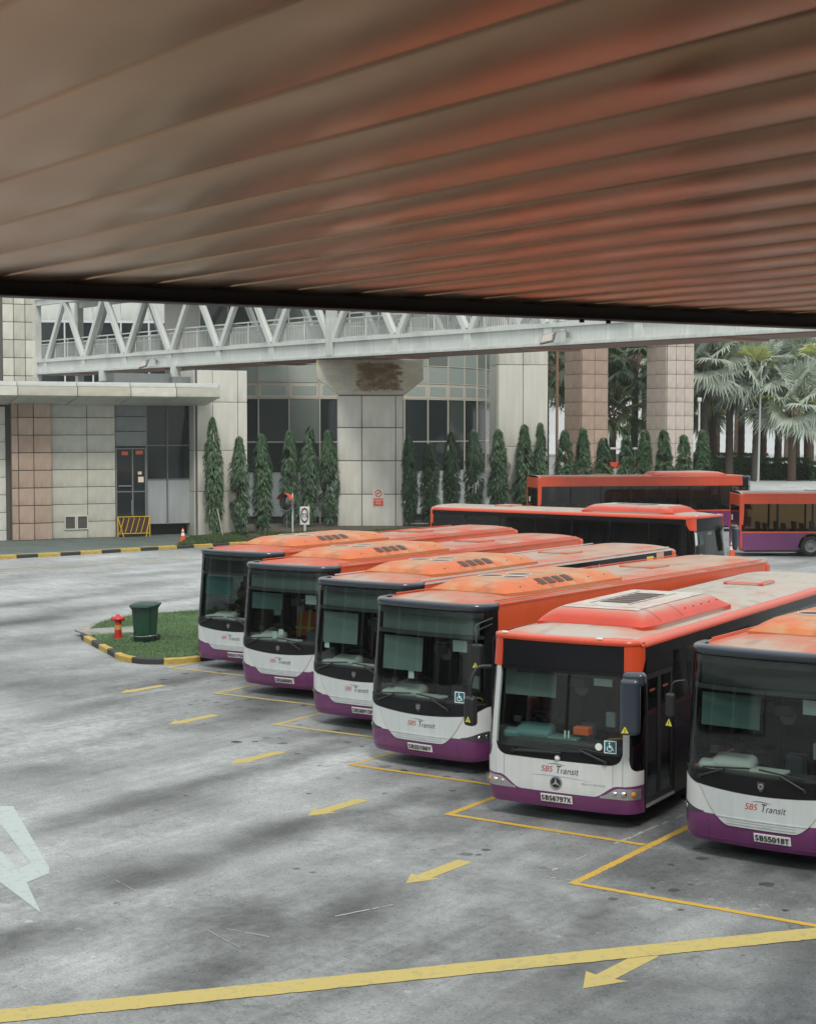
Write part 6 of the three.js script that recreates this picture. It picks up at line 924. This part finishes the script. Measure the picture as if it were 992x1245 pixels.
// ------------------------------------------------------------------ driver in the first bus: one surface from a skeleton
function bodyMesh(bones, min, size, res) {
  const mc = new MarchingCubes(res, new THREE.MeshBasicMaterial(), false, false, 200000); mc.isolation = 0; const f = mc.field, n = res;
  const sd = (p, a, b, ra, rb) => { const ab = b.clone().sub(a), t = clamp(p.clone().sub(a).dot(ab) / Math.max(1e-6, ab.lengthSq())); return p.distanceTo(a.clone().addScaledVector(ab, t)) - mix(ra, rb, t); };
  const p = V(0, 0, 0); for (let z = 0; z < n; z++) for (let y = 0; y < n; y++) for (let x = 0; x < n; x++) { p.set(min[0] + (x / n) * size, min[1] + (y / n) * size, min[2] + (z / n) * size); let s = 0; const k = 28; for (const [a, b, ra, rb] of bones) s += Math.exp(-k * sd(p, a, b, ra, rb)); f[z * n * n + y * n + x] = Math.log(s + 1e-12) / k; }
  mc.update(); const c = mc.count, pos = new Float32Array(c * 3), nor = new Float32Array(c * 3);
  for (let i = 0; i < c; i++) { for (let q = 0; q < 3; q++) { pos[3 * i + q] = min[q] + (mc.positionArray[3 * i + q] + 1) / 2 * size; nor[3 * i + q] = -mc.normalArray[3 * i + q]; } }
  const g = new THREE.BufferGeometry(); g.setAttribute('position', new THREE.BufferAttribute(pos, 3)); g.computeVertexNormals(); return clean(g);
}
{
  const B0 = scene.children.find(o => o.name === 'city_bus'), T = new THREE.Group(); T.name = 'person'; T.position.copy(B0.position); T.rotation.copy(B0.rotation); scene.add(T);
  T.userData = { label: 'driver in a dark jacket seated at the wheel of the bus beside the grass island', category: 'person' };
  const b = (a, c, ra, rb) => [V(...a), V(...c), ra, rb];
  const torso = [b([-0.62, 1.08, -1.5], [-0.60, 1.35, -1.42], 0.15, 0.16), b([-0.60, 1.35, -1.42], [-0.57, 1.56, -1.28], 0.16, 0.13), b([-0.76, 1.55, -1.3], [-0.38, 1.55, -1.28], 0.07, 0.07), b([-0.57, 1.58, -1.27], [-0.55, 1.70, -1.20], 0.055, 0.05),
    b([-0.78, 1.53, -1.3], [-0.86, 1.33, -1.12], 0.06, 0.05), b([-0.86, 1.33, -1.12], [-0.74, 1.44, -0.93], 0.047, 0.035), b([-0.36, 1.53, -1.28], [-0.28, 1.33, -1.1], 0.06, 0.05), b([-0.28, 1.33, -1.1], [-0.46, 1.45, -0.92], 0.047, 0.035),
    b([-0.70, 1.08, -1.48], [-0.74, 1.08, -1.05], 0.085, 0.065), b([-0.54, 1.08, -1.48], [-0.48, 1.08, -1.05], 0.085, 0.065), b([-0.74, 1.08, -1.05], [-0.72, 0.66, -1.0], 0.06, 0.045), b([-0.48, 1.08, -1.05], [-0.5, 0.66, -1.0], 0.06, 0.045), b([-0.72, 0.63, -1.0], [-0.72, 0.61, -0.84], 0.042, 0.036), b([-0.5, 0.63, -1.0], [-0.5, 0.61, -0.84], 0.042, 0.036)];
  part('body', bodyMesh(torso, [-1.15, 0.55, -1.95], 1.25, 84), mat(0.035, 0.032, 0.034, 0.8), T);
  const skin = mat(0.34, 0.19, 0.125, 0.55), hc = [-0.54, 1.83, -1.13];
  const head = [b([hc[0], hc[1] + 0.03, hc[2] - 0.03], [hc[0], hc[1] - 0.02, hc[2]], 0.092, 0.085), b([hc[0], hc[1] - 0.06, hc[2] + 0.03], [hc[0], hc[1] - 0.085, hc[2] + 0.045], 0.06, 0.045), b([hc[0], hc[1] - 0.01, hc[2] + 0.09], [hc[0], hc[1] - 0.035, hc[2] + 0.105], 0.012, 0.016), b([hc[0] - 0.09, hc[1] - 0.0, hc[2] - 0.01], [hc[0] - 0.092, hc[1] - 0.04, hc[2]], 0.018, 0.012), b([hc[0] + 0.09, hc[1], hc[2] - 0.01], [hc[0] + 0.092, hc[1] - 0.04, hc[2]], 0.018, 0.012), b([-0.55, 1.70, -1.2], [hc[0], hc[1] - 0.06, hc[2] - 0.03], 0.05, 0.05)];
  const hm = part('head', bodyMesh(head, [hc[0] - 0.17, hc[1] - 0.2, hc[2] - 0.17], 0.36, 60), skin, T);
  part('hair', [at(new THREE.SphereGeometry(0.102, 20, 12, 0, 6.2832, 0, 1.45), hc[0], hc[1] + 0.035, hc[2] - 0.035, -0.35)], M.black, hm);
  part('glasses', [rbox(0.055, 0.035, 0.01, 0.01, hc[0] - 0.035, hc[1] + 0.0, hc[2] + 0.082), rbox(0.055, 0.035, 0.01, 0.01, hc[0] + 0.035, hc[1] + 0.0, hc[2] + 0.082), rod([hc[0] - 0.09, hc[1] + 0.005, hc[2] + 0.07], [hc[0] + 0.09, hc[1] + 0.005, hc[2] + 0.07], 0.004, 5)], M.black, hm);
  part('mouth', [rbox(0.045, 0.010, 0.008, 0.003, hc[0], hc[1] - 0.068, hc[2] + 0.092)], mat(0.22, 0.07, 0.06, 0.5), hm);
  for (const [x, s] of [[-0.74, 1], [-0.46, -1]]) { // hands close round the rim of the steering wheel
    const w = [x, 1.445, -0.93], f = []; f.push(b(w, [x + s * 0.01, 1.455, -0.885], 0.03, 0.032)); [0, 1, 2, 3].forEach(i => { const q = (i - 1.5) * 0.019, l = [0.9, 1, 0.96, 0.78][i]; const a = [x + s * 0.01 + q, 1.46, -0.865], m = [x + q, 1.475, -0.865 + 0.04 * l], e = [x + q, 1.45, -0.865 + 0.062 * l], k = [x + q, 1.425, -0.865 + 0.045 * l]; f.push(b(a, m, 0.0095, 0.009), b(m, e, 0.009, 0.008), b(e, k, 0.008, 0.0075)); }); f.push(b([x + s * 0.025, 1.45, -0.895], [x + s * 0.05, 1.44, -0.86], 0.012, 0.010), b([x + s * 0.05, 1.44, -0.86], [x + s * 0.045, 1.425, -0.835], 0.010, 0.008));
    part('hand', bodyMesh(f, [x - 0.09, 1.36, -0.99], 0.2, 56), skin, T);
  }
}
scene.traverse(o => { if (o.isMesh) { o.castShadow = true; o.receiveShadow = true; } });
renderer.render(scene, camera);
